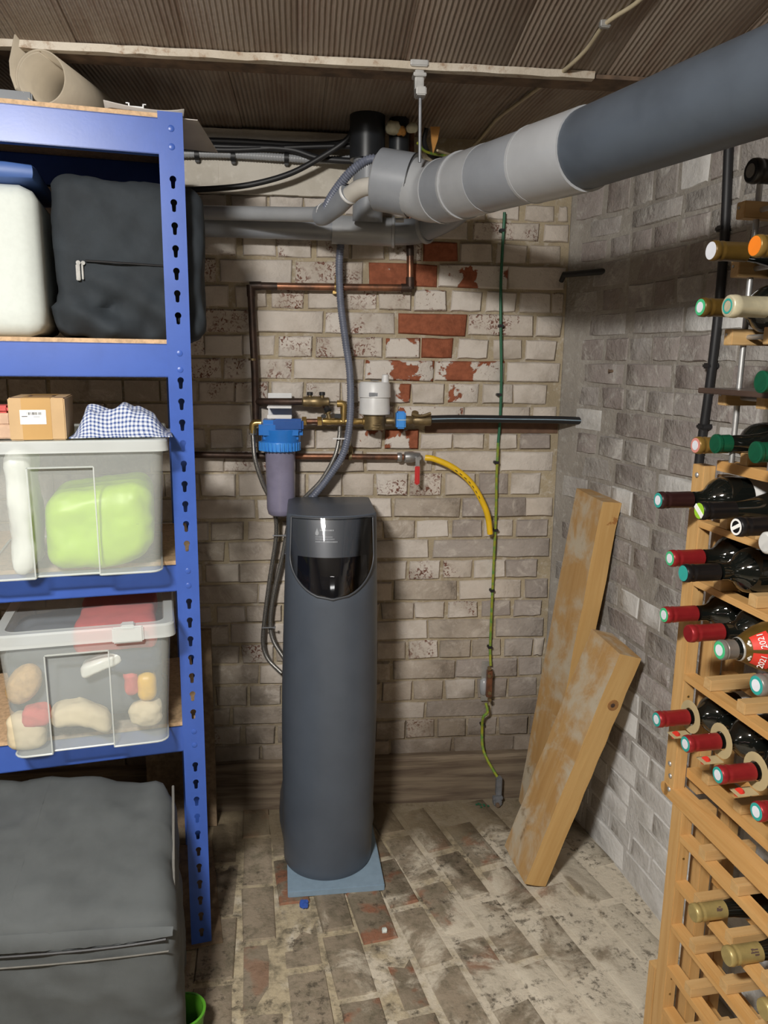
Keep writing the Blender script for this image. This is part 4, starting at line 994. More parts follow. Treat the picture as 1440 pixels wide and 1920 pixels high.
# cables and conduit at the top left of the wall
tag(MB().tube(resample([PY(335, 288, 2.195), PY(420, 289, 2.195), PY(520, 295, 2.195), PY(600, 300, 2.195), PY(672, 298, 2.195)], .0025), .010, 10, rfun=corr(.0098, .0075, .0009)).build('flexible_conduit', 'pipelight', None, 80), 'white ribbed conduit clipped along the plaster band', 'conduit')
for i, px in enumerate((365, 433, 533)):
    p = PY(px, 290+i*3, 2.195); tag(MB().lathe([(0, .0135), (.012, .0135)], p, (1, 0, 0), 14).bevbox(p+V((0, 0, -.017)), p+V((.012, .022, .017)), .002).build('conduit_clip', 'rubber', None, 40), 'black clip on the white ribbed conduit, %s from the shelving' % ('first', 'second', 'third')[i], 'clip', 'conduit clips')
for lab, pts, r_ in (('upper black cable above the white conduit', [PY(330, 262, 2.19), PY(450, 266, 2.19), PY(560, 272, 2.19), PY(640, 268, 2.17), PY(668, 250, 2.13)], .0085),
                     ('black cable sagging across the white conduit', [PY(330, 272, 2.185), PY(440, 276, 2.185), PY(540, 280, 2.18), PY(600, 297, 2.17), PY(672, 303, 2.16)], .0085),
                     ('thick black cable just under the upper one', [PY(340, 277, 2.18), PY(430, 281, 2.18), PY(530, 277, 2.18), PY(620, 274, 2.16), PY(672, 275, 2.14)], .007),
                     ('black cable rising diagonally to the stack pipe', [PY(320, 356, 2.17), PY(395, 354, 2.16), PY(470, 346, 2.155), PY(545, 325, 2.15), PY(610, 290, 2.14), PY(650, 262, 2.13), PY(662, 240, 2.13)], .0075)):
    tag(MB().tube(pts, r_, 10, 10).build('black_cable', 'rubber', None, 60), lab, 'cable')
# tan cable on the ceiling
def cz(Y): # underside of ceiling
    if Y < BY-.02: t = (BY-.02-Y)/(BY-.02-.8); return BZ+.006+.149*t+.012*4*t*(1-t)
    if Y < BY+.04: return BZ-.003
    t = (Y-BY-.03)/(YW-BY); return BZ+.016+.010*t
def onceil(px, py, off=.005):
    z = 1.97
    for _ in range(12): p = PZ(px, py, z); z = .5*z+.5*(cz(max(.8, min(2.23, p.y)))-off)
    return PZ(px, py, z)
pts = [onceil(1225, -25), onceil(1190, 8), onceil(1135, 45), onceil(1100, 92), onceil(1060, 130), onceil(1010, 165), onceil(965, 198), onceil(930, 225), onceil(905, 255), PY(880, 280, 2.20), PY(860, 290, 2.2)]
cbl = thing('ceiling_cable', 'thin tan cable running across the ceiling to the back wall', 'cable', pts[4])
MB().tube(pts, .004, 8, 6).build('cable', 'tan', cbl, 60)
p = onceil(1134, 46); MB().bevbox(p+V((-.010, -.006, -.006)), p+V((.010, .006, .008)), .002).build('cable_clip', 'steel', cbl, 40)

# ------------------------------------------------------------------ copper, filter, brass along the wall
YC = 2.205
def Q(px, py, Y=YC): return PY(px, py, Y)
c1 = thing('copper_pipe', 'copper pipe from the ceiling turning left and down to the filter', 'pipe', Q(620, 540))
MB().tube(bend([Q(770, 238), Q(769, 400), Q(769, 540), Q(600, 538), Q(470, 536), Q(478, 700), Q(480, 790)], .014, 5), .0098, 14).build('pipe', 'copper', c1, 60)
for (a, b) in (((769, 520), (769, 542)), ((752, 540), (772, 540)), ((490, 536), (468, 536)), ((470, 534), (471, 556))):
    MB().tube([Q(*a), Q(*b)], .0118, 14).build('elbow_collar', 'copperdk', c1, 60)
MB().tube([Q(768, 440), Q(769, 480)], .0104, 14).build('tarnished_length', 'copperdk', c1, 60)
MB().tube(bend([Q(520, 537), Q(470, 536), Q(478, 700), Q(480, 788)], .014, 5), .0103, 14).build('dark_length', 'copperdk', c1, 60)
MB().lathe([(0, .0125), (.008, .0125)], Q(627, 538), (1, 0, 0), 14).lathe([(0, .0035), (.02, .0035)], Q(630, 530), (0, 0, 1), 8).bevbox(Q(628, 548)-V((.006, .0, .004)), Q(628, 548)+V((.010, .03, .004)), .001).build('pipe_clip', 'brass', c1, 40)
MB().lathe([(0, .0125), (.006, .0125)], Q(474, 672), (0, 0, -1), 14).build('pipe_clip', 'brassdk', c1, 40)
c2 = thing('copper_pipe', 'lower horizontal copper pipe feeding the yellow hose tap', 'pipe', Q(600, 856))
MB().tube([Q(330, 852), Q(480, 855), Q(757, 857)], .0088, 14).build('pipe', 'copper', c2, 60)
MB().tube([Q(330, 852), Q(505, 855)], .0094, 14).build('dark_length', 'copperdk', c2, 60)
MB().lathe([(0, .012), (.010, .012)], Q(653, 856), (1, 0, 0), 14).bevbox(Q(658, 848)-V((.006, 0, .018)), Q(658, 848)+V((.006, .03, .016)), .001).build('pipe_clip', 'brassdk', c2, 40)
MB().lathe([(0, .0125), (.003, .0135), (.010, .0135), (.013, .0115)], Q(745, 857), (1, 0, 0), 14).build('union', 'zinc', c2, 40)
tp = thing('drain_tap', 'lever valve with red handle on the lower copper pipe', 'valve', Q(775, 857))
MB().lathe([(0, .012), (.002, .0155), (.012, .0165), (.024, .0165), (.030, .014), (.046, .013), (.048, .010)], Q(758, 857), (1, 0, 0), 16).build('body', 'zinc', tp, 40)
MB().lathe([(0, .007), (.014, .007), (.016, .005)], Q(784, 857)+V((0, -.014, 0)), (0, -1, 0), 12).build('spindle', 'zinc', tp, 40)
m = MB(); hx = Q(783, 860, YC-.03)
m.bevbox(hx+V((-.006, -.001, -.022)), hx+V((.006, .0015, .004)), .0006); m.build('lever', 'zinc', tp, 30)
m = MB().bevbox(hx+V((-.0072, -.003, -.076)), hx+V((.0072, .0032, -.020)), .003); m.build('red_grip', 'red', tp, 40)
yh = thing('yellow_hose', 'short yellow rubber hose curving down from the red handled tap', 'hose', Q(870, 900, 2.19))
ypts = [Q(797, 858), Q(815, 861, 2.2), Q(850, 877, 2.195), Q(883, 905, 2.19), Q(905, 942, 2.19), Q(915, 970, 2.192), Q(919, 1001, 2.195)]
MB().tube(ypts, .0088, 16, 8).build('hose', 'yellow', yh, 60)
m = MB(); sp2 = spline([V(p) for p in ypts], 8)
for i in range(17, 31, 2): a, b = sp2[i], sp2[i+1]; m.tube([a+V((-.003, -.0082, -.001)), b+V((-.003, -.0082, -.001))], .0012, 5)
m.build('hose_print', 'ink', yh, 0)
# filter
YFt = 2.165
ft = thing('water_filter', 'blue headed water filter housing with a cloudy bowl', 'water filter', Q(528, 850, YFt))
fx = Q(527, 800, YFt).x
def fz(y): return Q(527, y, YFt).z
MB().bevbox((fx-.060, YFt-.045, fz(822)), (fx+.060, YFt+.045, fz(786)), .012).lathe([(0, .052), (fz(806)-fz(840), .056)], (fx, YFt, fz(838)), (0, 0, 1), 28).build('head', 'bluepl', ft, 40)
MB().bevbox((fx-.020, YFt-.049, fz(806)), (fx+.062, YFt-.02, fz(783)), .006).build('head_cap', 'bluepl3', ft, 40)
m = MB(); prof = [(0, .044), (.004, .052), (.022, .056), (.028, .055), (.030, .05)]; m.lathe(prof, (fx-.004, YFt, fz(846)), (0, 0, 1), 32)
for j in range(32):
    a = 2*math.pi*j/32; mt_ = Matrix.Translation((fx-.004, YFt, fz(846))) @ Matrix.Rotation(a, 4, 'Z'); m.box((.050, -.0022, .004), (.0585, .0022, .027), mt_)
m.build('ring_nut', 'bluepl2', ft, 30)
MB().lathe([(0, .030), (.004, .036), (.02, .040), (fz(846)-fz(965), .042)], (fx-.003, YFt, fz(965)), (0, 0, 1), 28).build('bowl', 'bowl', ft, 50)
MB().bevbox((fx-.036, YFt-.042, fz(783)), (fx+.030, YFt-.036, fz(776)), .001).bevbox((fx-.036, YFt+.03, fz(783)), (fx+.030, YFt+.036, fz(738)), .001).bevbox((fx-.036, YFt-.042, fz(764)), (fx+.030, YFt+.036, fz(760)), .001).build('bracket', 'whitepl', ft, 30)
# left elbow and hose nut
el = thing('brass_elbow', 'brass elbow with hose nut at the left of the filter', 'fitting', Q(476, 795))
MB().tube(bend([Q(490, 793, YFt), Q(474, 793, YFt), Q(474, 812, YFt)], .01, 4), .010, 14).build('elbow', 'brass', el, 50)
MB().lathe([(0, .0105), (.013, .0105)], Q(474, 806, YFt), (0, 0, -1), 6).build('nut', 'zinc', el, 20)
bh = [Q(474, 815, YFt), Q(478, 860, 2.15), Q(492, 905, 2.15), Q(512, 950, 2.17), Q(518, 1000, 2.19), Q(505, 1090, 2.2), Q(496, 1160, 2.2), Q(493, 1205, 2.2), Q(502, 1235, 2.19), Q(528, 1262, 2.17)]
tag(MB().tube(bh, .0062, 10, 8).build('braided_hose', 'braid', None, 60), 'left braided steel hose looping down behind the water softener', 'hose')
bh = [Q(637, 800, 2.19), Q(636, 820, 2.18), Q(628, 855, 2.17), Q(603, 900, 2.17), Q(570, 935, 2.18), Q(545, 970, 2.19), Q(530, 1040, 2.2), Q(514, 1110, 2.2), Q(507, 1165, 2.2), Q(512, 1200, 2.19), Q(533, 1235, 2.17)]
tag(MB().tube(bh, .0062, 10, 8).build('braided_hose', 'braid', None, 60), 'right braided steel hose running from the brass tee to the softener', 'hose')
gh = [Q(640, 446, 2.19), Q(636, 500, 2.185), Q(639, 570, 2.185), Q(648, 640, 2.185), Q(656, 700, 2.18), Q(657, 770, 2.165), Q(652, 820, 2.16), Q(640, 858, 2.165), Q(612, 900, 2.17), Q(588, 930, 2.17), Q(560, 965, 2.19), Q(540, 1040, 2.2)]
tag(MB().tube(resample(gh, .0022), .0105, 10, rfun=corr(.0103, .0066, .0012)).build('corrugated_hose', 'bluegrey', None, 80), 'long grey corrugated hose hanging from the soil pipe past the brass fittings', 'hose')
for i, ((a, b), lab) in enumerate((((632, 822), 'white cable tie on the hoses just below the brass tee'), ((519, 1003), 'grey cable tie round the hoses left of the softener, upper'), ((499, 1175), 'grey cable tie round the hoses left of the softener, lower'))):
    p = Q(a, b, 2.165 if i == 0 else 2.185); tag(MB().bevbox(p+V((-.012, -.010, -.0018)), p+V((.024, -.008, .0018)), .0005).bevbox(p+V((.022, -.012, -.003)), p+V((.028, -.004, .003)), .0006).build('cable_tie', 'whitepl' if i == 0 else 'lead', None, 30), lab, 'cable tie')
# brass run
br_ = thing('brass_manifold', 'brass tee and nut run between the filter and the pressure valve', 'fitting', Q(620, 790))
def hexnut(name, p, L, r, parent, mt='brass'): return MB().lathe([(0, r*.9), (.001, r), (L-.001, r), (L, r*.9)], p, (1, 0, 0), 6).build(name, mt, parent, 20)
YM = 2.17
hexnut('nut', Q(566, 790, YM), .013, .0135, br_)
MB().tube([Q(574, 790, YM), Q(602, 790, YM)], .0075, 12).build('copper_stub', 'copper', br_, 50)
hexnut('nut', Q(595, 790, YM), .013, .0135, br_)
MB().lathe([(0, .0095), (.02, .0105), (.028, .0085), (.038, .010), (.046, .0085), (.060, .0085), (.064, .0115), (.072, .0115), (.076, .009), (.098, .009)], Q(605, 790, YM), (1, 0, 0), 16).build('tee_body', 'brass', br_, 40)
MB().tube(bend([Q(632, 757, YM), Q(645, 757, YM), Q(644, 792, YM)], .012, 5), .0098, 14).build('riser', 'brass', br_, 50)
MB().lathe([(0, .0065), (.016, .0065), (.017, .009), (.024, .009)], Q(618, 786, YM), (-.25, 0, 1), 12).build('cock_stem', 'brassdk', br_, 40)
MB().bevbox(Q(606, 781, YM)-V((.006, .006, .004)), Q(606, 781, YM)+V((.008, .006, .006)), .002).bevbox(Q(634, 780, YM)-V((.010, .007, .006)), Q(634, 780, YM)+V((.010, .007, .006)), .002).build('black_cap', 'rubber', br_, 40)
hexnut('nut', Q(655, 790, YM), .012, .0105, br_)
MB().lathe([(0, .0085), (.024, .0085), (.026, .011), (.03, .011)], Q(663, 790, YM), (1, 0, 0), 14).build('coupler', 'brass', br_, 40)
cv = thing('check_valve', 'dull brass double check valve with two black test caps', 'valve', Q(600, 752))
MB().lathe([(0, .009), (.004, .014), (.020, .0155), (.026, .0135), (.032, .0155), (.052, .0150), (.056, .012), (.074, .0125), (.076, .009)], Q(566, 753, YM), (1, 0, 0), 16).build('body', 'brassdk', cv, 40)
for px in (581, 604): MB().lathe([(0, .0065), (.018, .0065)], Q(px, 751, YM), (0, 0, 1), 12).build('test_port', 'brassdk', cv, 40)
for px in (581, 604): MB().lathe([(0, .0085), (.008, .0085), (.009, .007)], Q(px, 741, YM), (0, 0, 1), 12).build('test_cap', 'rubber', cv, 40)
MB().lathe([(0, .009), (.012, .0105), (.014, .008)], Q(612, 765, YM), (.4, -.5, -.6), 12).build('test_plug', 'rubber', cv, 40)
MB().tube([Q(481, 753, YC), Q(500, 753, YM+.01), Q(568, 753, YM)], .0098, 14).build('dark_pipe', 'copperdk', cv, 50)
pv = thing('pressure_valve', 'brass pressure reducing valve with a white adjusting cap', 'valve', Q(702, 800, YM))
px_ = Q(702, 790, YM).x; zz0 = lambda y: Q(702, y, YM).z
MB().lathe([(0, .026), (.003, .030), (zz0(778)-zz0(806), .031)], (px_, YM, zz0(806)), (0, 0, 1), 28).build('body', 'brassdk', pv, 40)
m = MB(); h1 = zz0(745)-zz0(777); h2 = zz0(716)-zz0(777)
m.lathe([(0, .041), (.002, .0435), (h1*.9, .0420), (h1, .041), (h1+.001, .0455), (h2*.92, .0445), (h2, .040)], (px_, YM, zz0(777)), (0, 0, 1), 32).build('white_cap', 'whitepl', pv, 40)
MB().lathe([(0, .011), (.022, .0095), (.024, .007)], (px_+.028, YM-.012, zz0(718)), (0, 0, 1), 16).build('cap_spout', 'whitepl', pv, 40)
MB().bevbox((px_-.020, YM-.046, zz0(742)), (px_+.004, YM-.041, zz0(735)), .001).bevbox((px_-.012, YM-.02, zz0(714)), (px_+.010, YM+.015, zz0(713)), .0008).build('cap_mark', 'lead', pv, 30)
m = MB(); m.lathe([(0, .0085), (.004, .0105), (.024, .0105)], Q(723, 789, YM), (1, 0, 0), 14).build('outlet', 'brassdk', pv, 40)
m = MB().bevbox((px_-.012, YM-.034, zz0(800)), (px_+.010, YM-.0305, zz0(798)), .0004).bevbox((px_-.008, YM-.034, zz0(795)), (px_+.014, YM-.0305, zz0(794)), .0004).build('cast_mark', 'brassdk', pv, 20)
bn = thing('stop_valve', 'brass stop valve with a bright blue nut joining the black hose', 'valve', Q(780, 787, YM))
MB().bevbox(Q(742, 803, YM)+V((0, -.018, 0)), Q(760, 771, YM)+V((0, .018, 0)), .004).build('blue_nut', 'bluepl2', bn, 40)
MB().box(Q(743, 787, YM)+V((0, -.0185, -.0006)), Q(760, 786, YM)+V((0, -.017, .0006))).build('nut_line', 'whitestripe', bn, 0)
MB().lathe([(0, .012), (.014, .013), (.020, .0105), (.026, .0145), (.05, .0155), (.072, .0155), (.074, .013)], Q(760, 788, YM), (1, 0, 0), 18).build('body', 'brassdk', bn, 40)
MB().lathe([(0, .010), (.013, .010), (.014, .008)], Q(777, 780, YM)+V((0, -.006, 0)), (0, -.6, .8), 14).tube([Q(772, 776, YM-.02), Q(790, 780, YM-.02), Q(808, 775, YM-.02)], .0045, 8, 5).build('lever', 'brassdk', bn, 40)
bh_ = thing('black_hose', 'black water pipe with a pale blue stripe running into the right wall', 'hose', Q(930, 787, YM))
hp_ = [Q(806, 786, YM), Q(860, 785, YM), Q(960, 786, 2.175), Q(1040, 787, 2.17), Q(1090, 789, 2.165)]
MB().tube(hp_, .0108, 16, 8).build('hose', 'rubber', bh_, 60)
MB().tube([p+V((0, -.0104, .001)) for p in spline([V(p) for p in hp_], 8)], .0012, 6).build('stripe', 'whitestripe', bh_, 60)
# earth cable with clips, earth block and ground clamp
YE = 2.222
ec = thing('earth_cable', 'green and yellow earth cable clipped down the back wall', 'cable', Q(935, 800, YE))
e1 = [Q(946, 398, YE), Q(942, 470, YE), Q(939, 540, YE), Q(939, 620, YE), Q(940, 700, YE), Q(938, 780, YE), Q(934, 830, YE)]
e2 = [Q(934, 830, YE), Q(931, 900, YE), Q(930, 960, YE), Q(926, 1050, YE), Q(922, 1140, YE), Q(919, 1215, YE), Q(920, 1248, YE-.01)]
e3 = [Q(911, 1318, 2.20), Q(914, 1335, 2.195), Q(906, 1345, 2.20), Q(904, 1365, 2.215), Q(905, 1400, 2.21), Q(914, 1425, 2.195), Q(932, 1456, 2.18)]
MB().tube(e1, .0042, 10, 8).build('upper_length', 'earthg', ec, 60); MB().tube(e2, .0042, 10, 8).build('middle_length', 'earthy', ec, 60); MB().tube(e3, .0046, 10, 8).build('lower_length', 'earthy', ec, 60)
for (px, py) in ((942, 432), (940, 611), (936, 740), (931, 867), (930, 994), (923, 1107), (919, 1213), (905, 1358)):
    p = Q(px, py, YE); MB().bevbox(p+V((-.008, -.008, -.004)), p+V((.006, .012, .004)), .0015).build('cable_clip', 'rubber', ec, 40)
eb = thing('earth_block', 'grey metal plate with a brown earth terminal bar on the wall', 'terminal', Q(910, 1280, YE))
MB().bevbox(Q(901, 1314, YE)+V((0, -.002, 0)), Q(919, 1240, YE)+V((0, .002, 0)), .001).build('plate', 'steel', eb, 30)
MB().lathe([(0, .002), (.008, .013), (.030, .015), (.052, .013), (.060, .002)], Q(907, 1304, YE), (0, 0, 1), 14).build('insulator', 'pipelight', eb, 60)
MB().bevbox(Q(911, 1306, YE-.022)+V((0, -.008, 0)), Q(923, 1256, YE-.022)+V((0, .008, 0)), .0015).build('terminal_bar', 'copper', eb, 30)
for py in (1252, 1266, 1298, 1311): MB().lathe([(0, .006), (.010, .006)], Q(917, py, YE-.026), (0, -1, 0), 8).build('screw', 'brassdk', eb, 30)
gc = thing('ground_clamp', 'grey cast earth clamp at the foot of the back wall', 'clamp', Q(935, 1500, 2.17))
MB().bevbox(Q(929, 1490, 2.175)+V((0, -.010, 0)), Q(941, 1456, 2.175)+V((0, .010, 0)), .003).build('arm', 'lead', gc, 40)
gp = PZ(933, 1503, .012)
MB().bevbox((gp.x-.014, gp.y-.012, .001), (gp.x+.012, gp.y+.016, .024), .004).bevbox((gp.x-.016, gp.y-.006, .020), (gp.x+.016, gp.y+.01, .030), .002).build('jaw', 'lead', gc, 40)
MB().lathe([(0, .007), (.010, .007)], (gp.x-.004, gp.y-.010, .010), (0, -1, 0), 6).build('bolt', 'rust', gc, 20)
# odds and ends in the walls
p = PY(1078, 508, 2.10)
tag(MB().tube([V((.74, 2.20, p.z)), V((wx(2.12)+.03, 2.08, p.z+.002))], .0085, 10).tube([V((.742, 2.20, p.z)), V((.74, 2.215, p.z-.016))], .007, 8).build('iron_bar', 'rubber', None, 60), 'short black iron bar bridging the wall corner near the top', 'bar')
pw_ = PP(1160, 696, (wx(1.85), 1.85, 0), V((1, .09, 0)).normalized())
tag(MB().tube([pw_+V((.02, -.02, 0)), pw_+V((-.022, .01, .0))], .004, 8).lathe([(0, .004), (.003, .0065)], pw_+V((-.022, .01, 0)), (-1, .4, 0), 8).build('rusty_nail', 'rust', None, 50), 'rusty nail stuck in the right wall', 'nail')

# ------------------------------------------------------------------ timber planks
def plank(name, foot, th, ph, rl, L, w_, t_, label, seed):
    ax = V((math.sin(th)*math.cos(ph), math.sin(th)*math.sin(ph), math.cos(th)))
    b = V((0, 1, 0)); b = (b-ax*b.dot(ax)).normalized(); c = b.cross(ax); c = -c if c.x < 0 else c
    wd = (b*math.cos(rl)+b.cross(ax)*-1*-1*math.sin(rl)).normalized()
    cc_ = b.cross(ax); wd = (b*math.cos(rl)+cc_*math.sin(rl)).normalized(); td = wd.cross(ax)
    F0 = V((foot[0], foot[1], 0)); cor = [F0, F0+wd*w_, F0+td*t_, F0+wd*w_+td*t_]; F0.z = .0015-min(q.z for q in cor)
    mm = Matrix(((td.x, wd.x, ax.x, F0.x), (td.y, wd.y, ax.y, F0.y), (td.z, wd.z, ax.z, F0.z), (0, 0, 0, 1)))
    rr = random.Random(seed)
    o = bpy.data.objects.new(name, None); 
    m = MB(); N = 14; ring = [(0, 0), (t_*.5, -.0008), (t_, 0), (t_+.0008, w_*.5), (t_, w_), (t_*.5, w_), (0, w_), (-.0008, w_*.66), (-.0004, w_*.33)]; vs = []
    for i in range(N+1):
        for (a, b2) in ring: vs.append(mm @ V((a+rr.uniform(-.0012, .0012), b2+rr.uniform(-.0012, .0012), L*i/N)))
    n = len(ring); m.add(vs, [(i*n+j, i*n+(j+1) % n, (i+1)*n+(j+1) % n, (i+1)*n+j) for i in range(N) for j in range(n)]+[tuple(reversed(range(n))), tuple(range(N*n, N*n+n))])
    # own local frame so that the grain follows the plank
    ob = bpy.data.objects.new(name, m.mesh(name, M['plank'], 30, mm.inverted())); ob.matrix_world = mm; COL.objects.link(ob)
    me = ob.data; me.materials.append(M['plank_edge'])
    for p in me.polygons:
        if p.normal.y < -.7: p.material_index = 1
    if seed == 2:
        kt = MB().lathe([(-.001, .016), (.0010, .015), (.0014, .006)], (t_*.62, -.0005, L*.80), (0, -1, 0), 14).mesh('knot', M['knot'], 50); lnk('knot', kt, ob)
        kt = MB().lathe([(-.001, .006), (.0016, .006)], (t_*.60, -.0006, L*.80), (0, -1, 0), 10).mesh('knot_core', M['dkwood'], 50); lnk('knot_core', kt, ob)
    tag(ob, label, 'plank'); return ob
plank('timber_plank', (.6915, 1.9965), .1166, -.5177, -.1118, 1.0209, .1579, .0554, 'taller stained timber plank leaning in the right corner, behind the other', 1)
plank('timber_plank', (.5813, 1.7625), .2993, -.1608, -.1214, .6866, .1507, .0635, 'shorter timber plank with a knot leaning in front against the right wall', 2)

# ------------------------------------------------------------------ wine racks
WO = V((.70, 1.268, 0)); WR = R(5.0)
WM = Matrix.Translation(WO) @ Matrix.Rotation(WR, 4, 'Z')
WNX = WM.to_3x3() @ V((1, 0, 0)); WNY = WM.to_3x3() @ V((0, 1, 0))
def wlp(px, py, lx=0.0): return WM.inverted() @ PP(px, py, WM @ V((lx, 0, 0)), WNX)
def wly(px, py, ly): return WM.inverted() @ PP(px, py, WM @ V((0, ly, 0)), WNY)
PT = .024
def rail(m, lx, ly0, ly1, z, h=.012, wdt=PT): m.box((lx, ly0, z-h), (lx+wdt, ly1, z), WM); return m
YN = -.62
rk = thing('wine_rack', 'upper pine bottle rack with slatted levels on the right wall', 'wine rack', WM @ V((.05, -.3, .57)), WR)
zbase = wlp(1256, 1490).z; ztopr = wlp(1312, 872).z
up_lv = [wlp(1311, 976).z, wlp(1299, 1085).z, wlp(1282, 1263).z]
for (lx, ly) in ((0, 0), (.050, .0), (.100, .0)):
    MB().bevbox((lx, ly, zbase+.0), (lx+PT, ly+.034, ztopr if lx == 0 else ztopr-.02), .0012, WM).build('upright', 'pine', rk, 30)
for (lx, ly) in ((0, -.60), (.1, -.60)):
    MB().bevbox((lx, ly, zbase+.0), (lx+PT, ly+.034, ztopr), .0012, WM).build('upright', 'pine', rk, 30)
zU1, zU5 = wlp(1345, 863, .024).z, wlp(1288, 1440, .024).z
for z in up_lv:
    for lx in (0, .078): rail(MB(), lx, YN, 0.0, z).build('rail', 'pine_y', rk, 0)
for z in (zU1, zU5):
    rail(MB(), .0245, YN, .0, z, .018).build('rail', 'pine_y', rk, 0); rail(MB(), .105, YN, .0, z, .018).build('rail', 'pine_y', rk, 0)
zslat = wlp(1262, 1480).z
for lx in (-.001, .10):
    m = MB(); m.box((lx, YN, zslat-.026), (lx+.030, .028, zslat), WM); m.lathe([(0, .013), (.030, .013)], WM @ V((lx, .028, zslat-.013)), WNX, 16); m.build('bottom_slat', 'pine_y', rk, 30)
def crosses(zz, n0, n, parent, lx0=0.0, lx1=.102, pitch=.0925):
    for i in range(n): MB().bevbox((lx0, n0-pitch*i-.021, zz+.0004), (lx1, n0-pitch*i, zz+.0204), .001, WM).build('cross_bar', 'pine_x', parent, 30)
for z in up_lv: crosses(z, -.058, 6, rk)
crosses(zU5, -.045, 6, rk, .0245, .129)
crosses(zU1, -.06, 6, rk, .0245, .129)
for (ly, z) in ((.017, ztopr-.018), (.017, zslat+.045), (.012, zslat+.022), (.012, zslat-.006)):
    MB().lathe([(0, .0048), (.0015, .0045), (.003, .002)], WM @ V((-.001, ly, z)), -WNX, 12).build('bolt', 'steel', rk, 50)
for z in (up_lv[1]-.02, up_lv[2]-.045): MB().lathe([(0, .0022), (.001, .0022)], WM @ V((.012, -.0001, z)), -WNY, 8).build('screw', 'brass', rk, 30)
lr = thing('wine_rack', 'lower pine bottle rack standing on the floor beside the right wall', 'wine rack', WM @ V((.05, -.3, 0)), WR)
lyo = -.034
lo_lv = [wlp(1277, 1569).z, wlp(1266, 1652).z, wlp(1258, 1733).z, wlp(1249, 1809).z]; lo_lv.append(lo_lv[-1]-.096)
ztl = zslat-.0265
for (lx, ly) in ((0, lyo), (.050, lyo), (.100, lyo), (0, -.60), (.1, -.60)):
    MB().bevbox((lx, ly, .001), (lx+PT, ly+.034, ztl), .0012, WM).build('upright', 'pine', lr, 30)
for z in lo_lv:
    for lx in (0, .078): rail(MB(), lx, YN, lyo, z).build('rail', 'pine_y', lr, 0)
for k, z in enumerate(lo_lv): crosses(z, lyo-.058, 6, lr)
MB().bevbox((-.001, lyo+.036, .001), (.02, lyo+.060, .19), .001, WM).build('side_brace', 'pine', lr, 30)
for z in (lo_lv[0]-.05, lo_lv[3]-.03, lo_lv[3]-.065): MB().lathe([(0, .0022), (.001, .0022)], WM @ V((.012, lyo-.0001, z)), -WNY, 8).build('screw', 'brass', lr, 30)
# metal and wood rack above
mr = thing('wine_rack', 'metal and wood bottle rack at the top right with silver rods', 'wine rack', WM @ V((.05, -.1, 1.2)), WR)
tl = [wlp(1392, 393).z, wlp(1372, 505).z, wlp(1366, 632).z, wlp(1352, 745).z]
yc0 = wlp(1365, 632).y; pit_ = .098
for ci in range(5):
    yy = yc0-pit_*ci
    for z in tl: MB().bevbox((.0, yy-.011, z-.013), (.19, yy+.011, z+.013), .001, WM).build('wood_bar', 'pine_x', mr, 30)
    for lx in (.03, .16): MB().tube([WM @ V((lx, yy, ztopr+.001)), WM @ V((lx, yy, tl[0]+.05))], .0048, 10).build('upright_rod', 'steel', mr, 60)
for z in tl:
    for lx in (.03, .16): MB().tube([WM @ V((lx, yc0, z)), WM @ V((lx, yc0-pit_*4, z))], .0042, 10).build('level_rod', 'steel', mr, 60)
for z in tl: MB().lathe([(0, .0025), (.001, .0025)], WM @ V((-.0001, yc0+.004, z+.004)), -WNX, 8).build('screw', 'steel', mr, 30)
zd_ = wlp(1328, 735, -.03).z
a_ = wlp(1328, 735, -.03); 
tag(MB().bevbox((-.03, -.55, zd_-.003), (.17, a_.y+.03, zd_+.006), .001, WM).build('dark_shelf', 'dkwood', None, 30), 'thin dark brown wooden board under the metal bottle rack', 'board')
# black cable on the right wall
Yk = 1.625
pts = [V((wx(Yk)-.022, Yk, z)) for z in (1.90, 1.80, 1.60, 1.48, 1.30, 1.10, .95)]
kc = thing('wall_cable', 'thick black cable clipped upright on the right wall behind the racks', 'cable', pts[3])
MB().tube([PP(1366, 250, (wx(Yk)-.012, Yk, 0), V((1, .09, 0))), PP(1365, 300, (wx(Yk)-.012, Yk, 0), V((1, .09, 0))), PP(1358, 450, (wx(Yk)-.012, Yk, 0), V((1, .09, 0))), PP(1345, 600, (wx(Yk)-.012, Yk, 0), V((1, .09, 0))), PP(1328, 740, (wx(Yk)-.012, Yk, 0), V((1, .09, 0))), PP(1315, 830, (wx(Yk)-.012, Yk, 0), V((1, .09, 0))), PP(1306, 900, (wx(Yk)-.012, Yk, 0), V((1, .09, 0)))], .0098, 12, 8).build('cable', 'rubber', kc, 60)
for (px, py) in ((1356, 428), (1332, 686), (1320, 800)):
    p = PP(px, py, (wx(Yk)-.012, Yk, 0), V((1, .09, 0))); MB().bevbox(p+V((-.011, -.013, -.006)), p+V((.016, .016, .006)), .003).build('cable_clip', 'rubber', kc, 40)

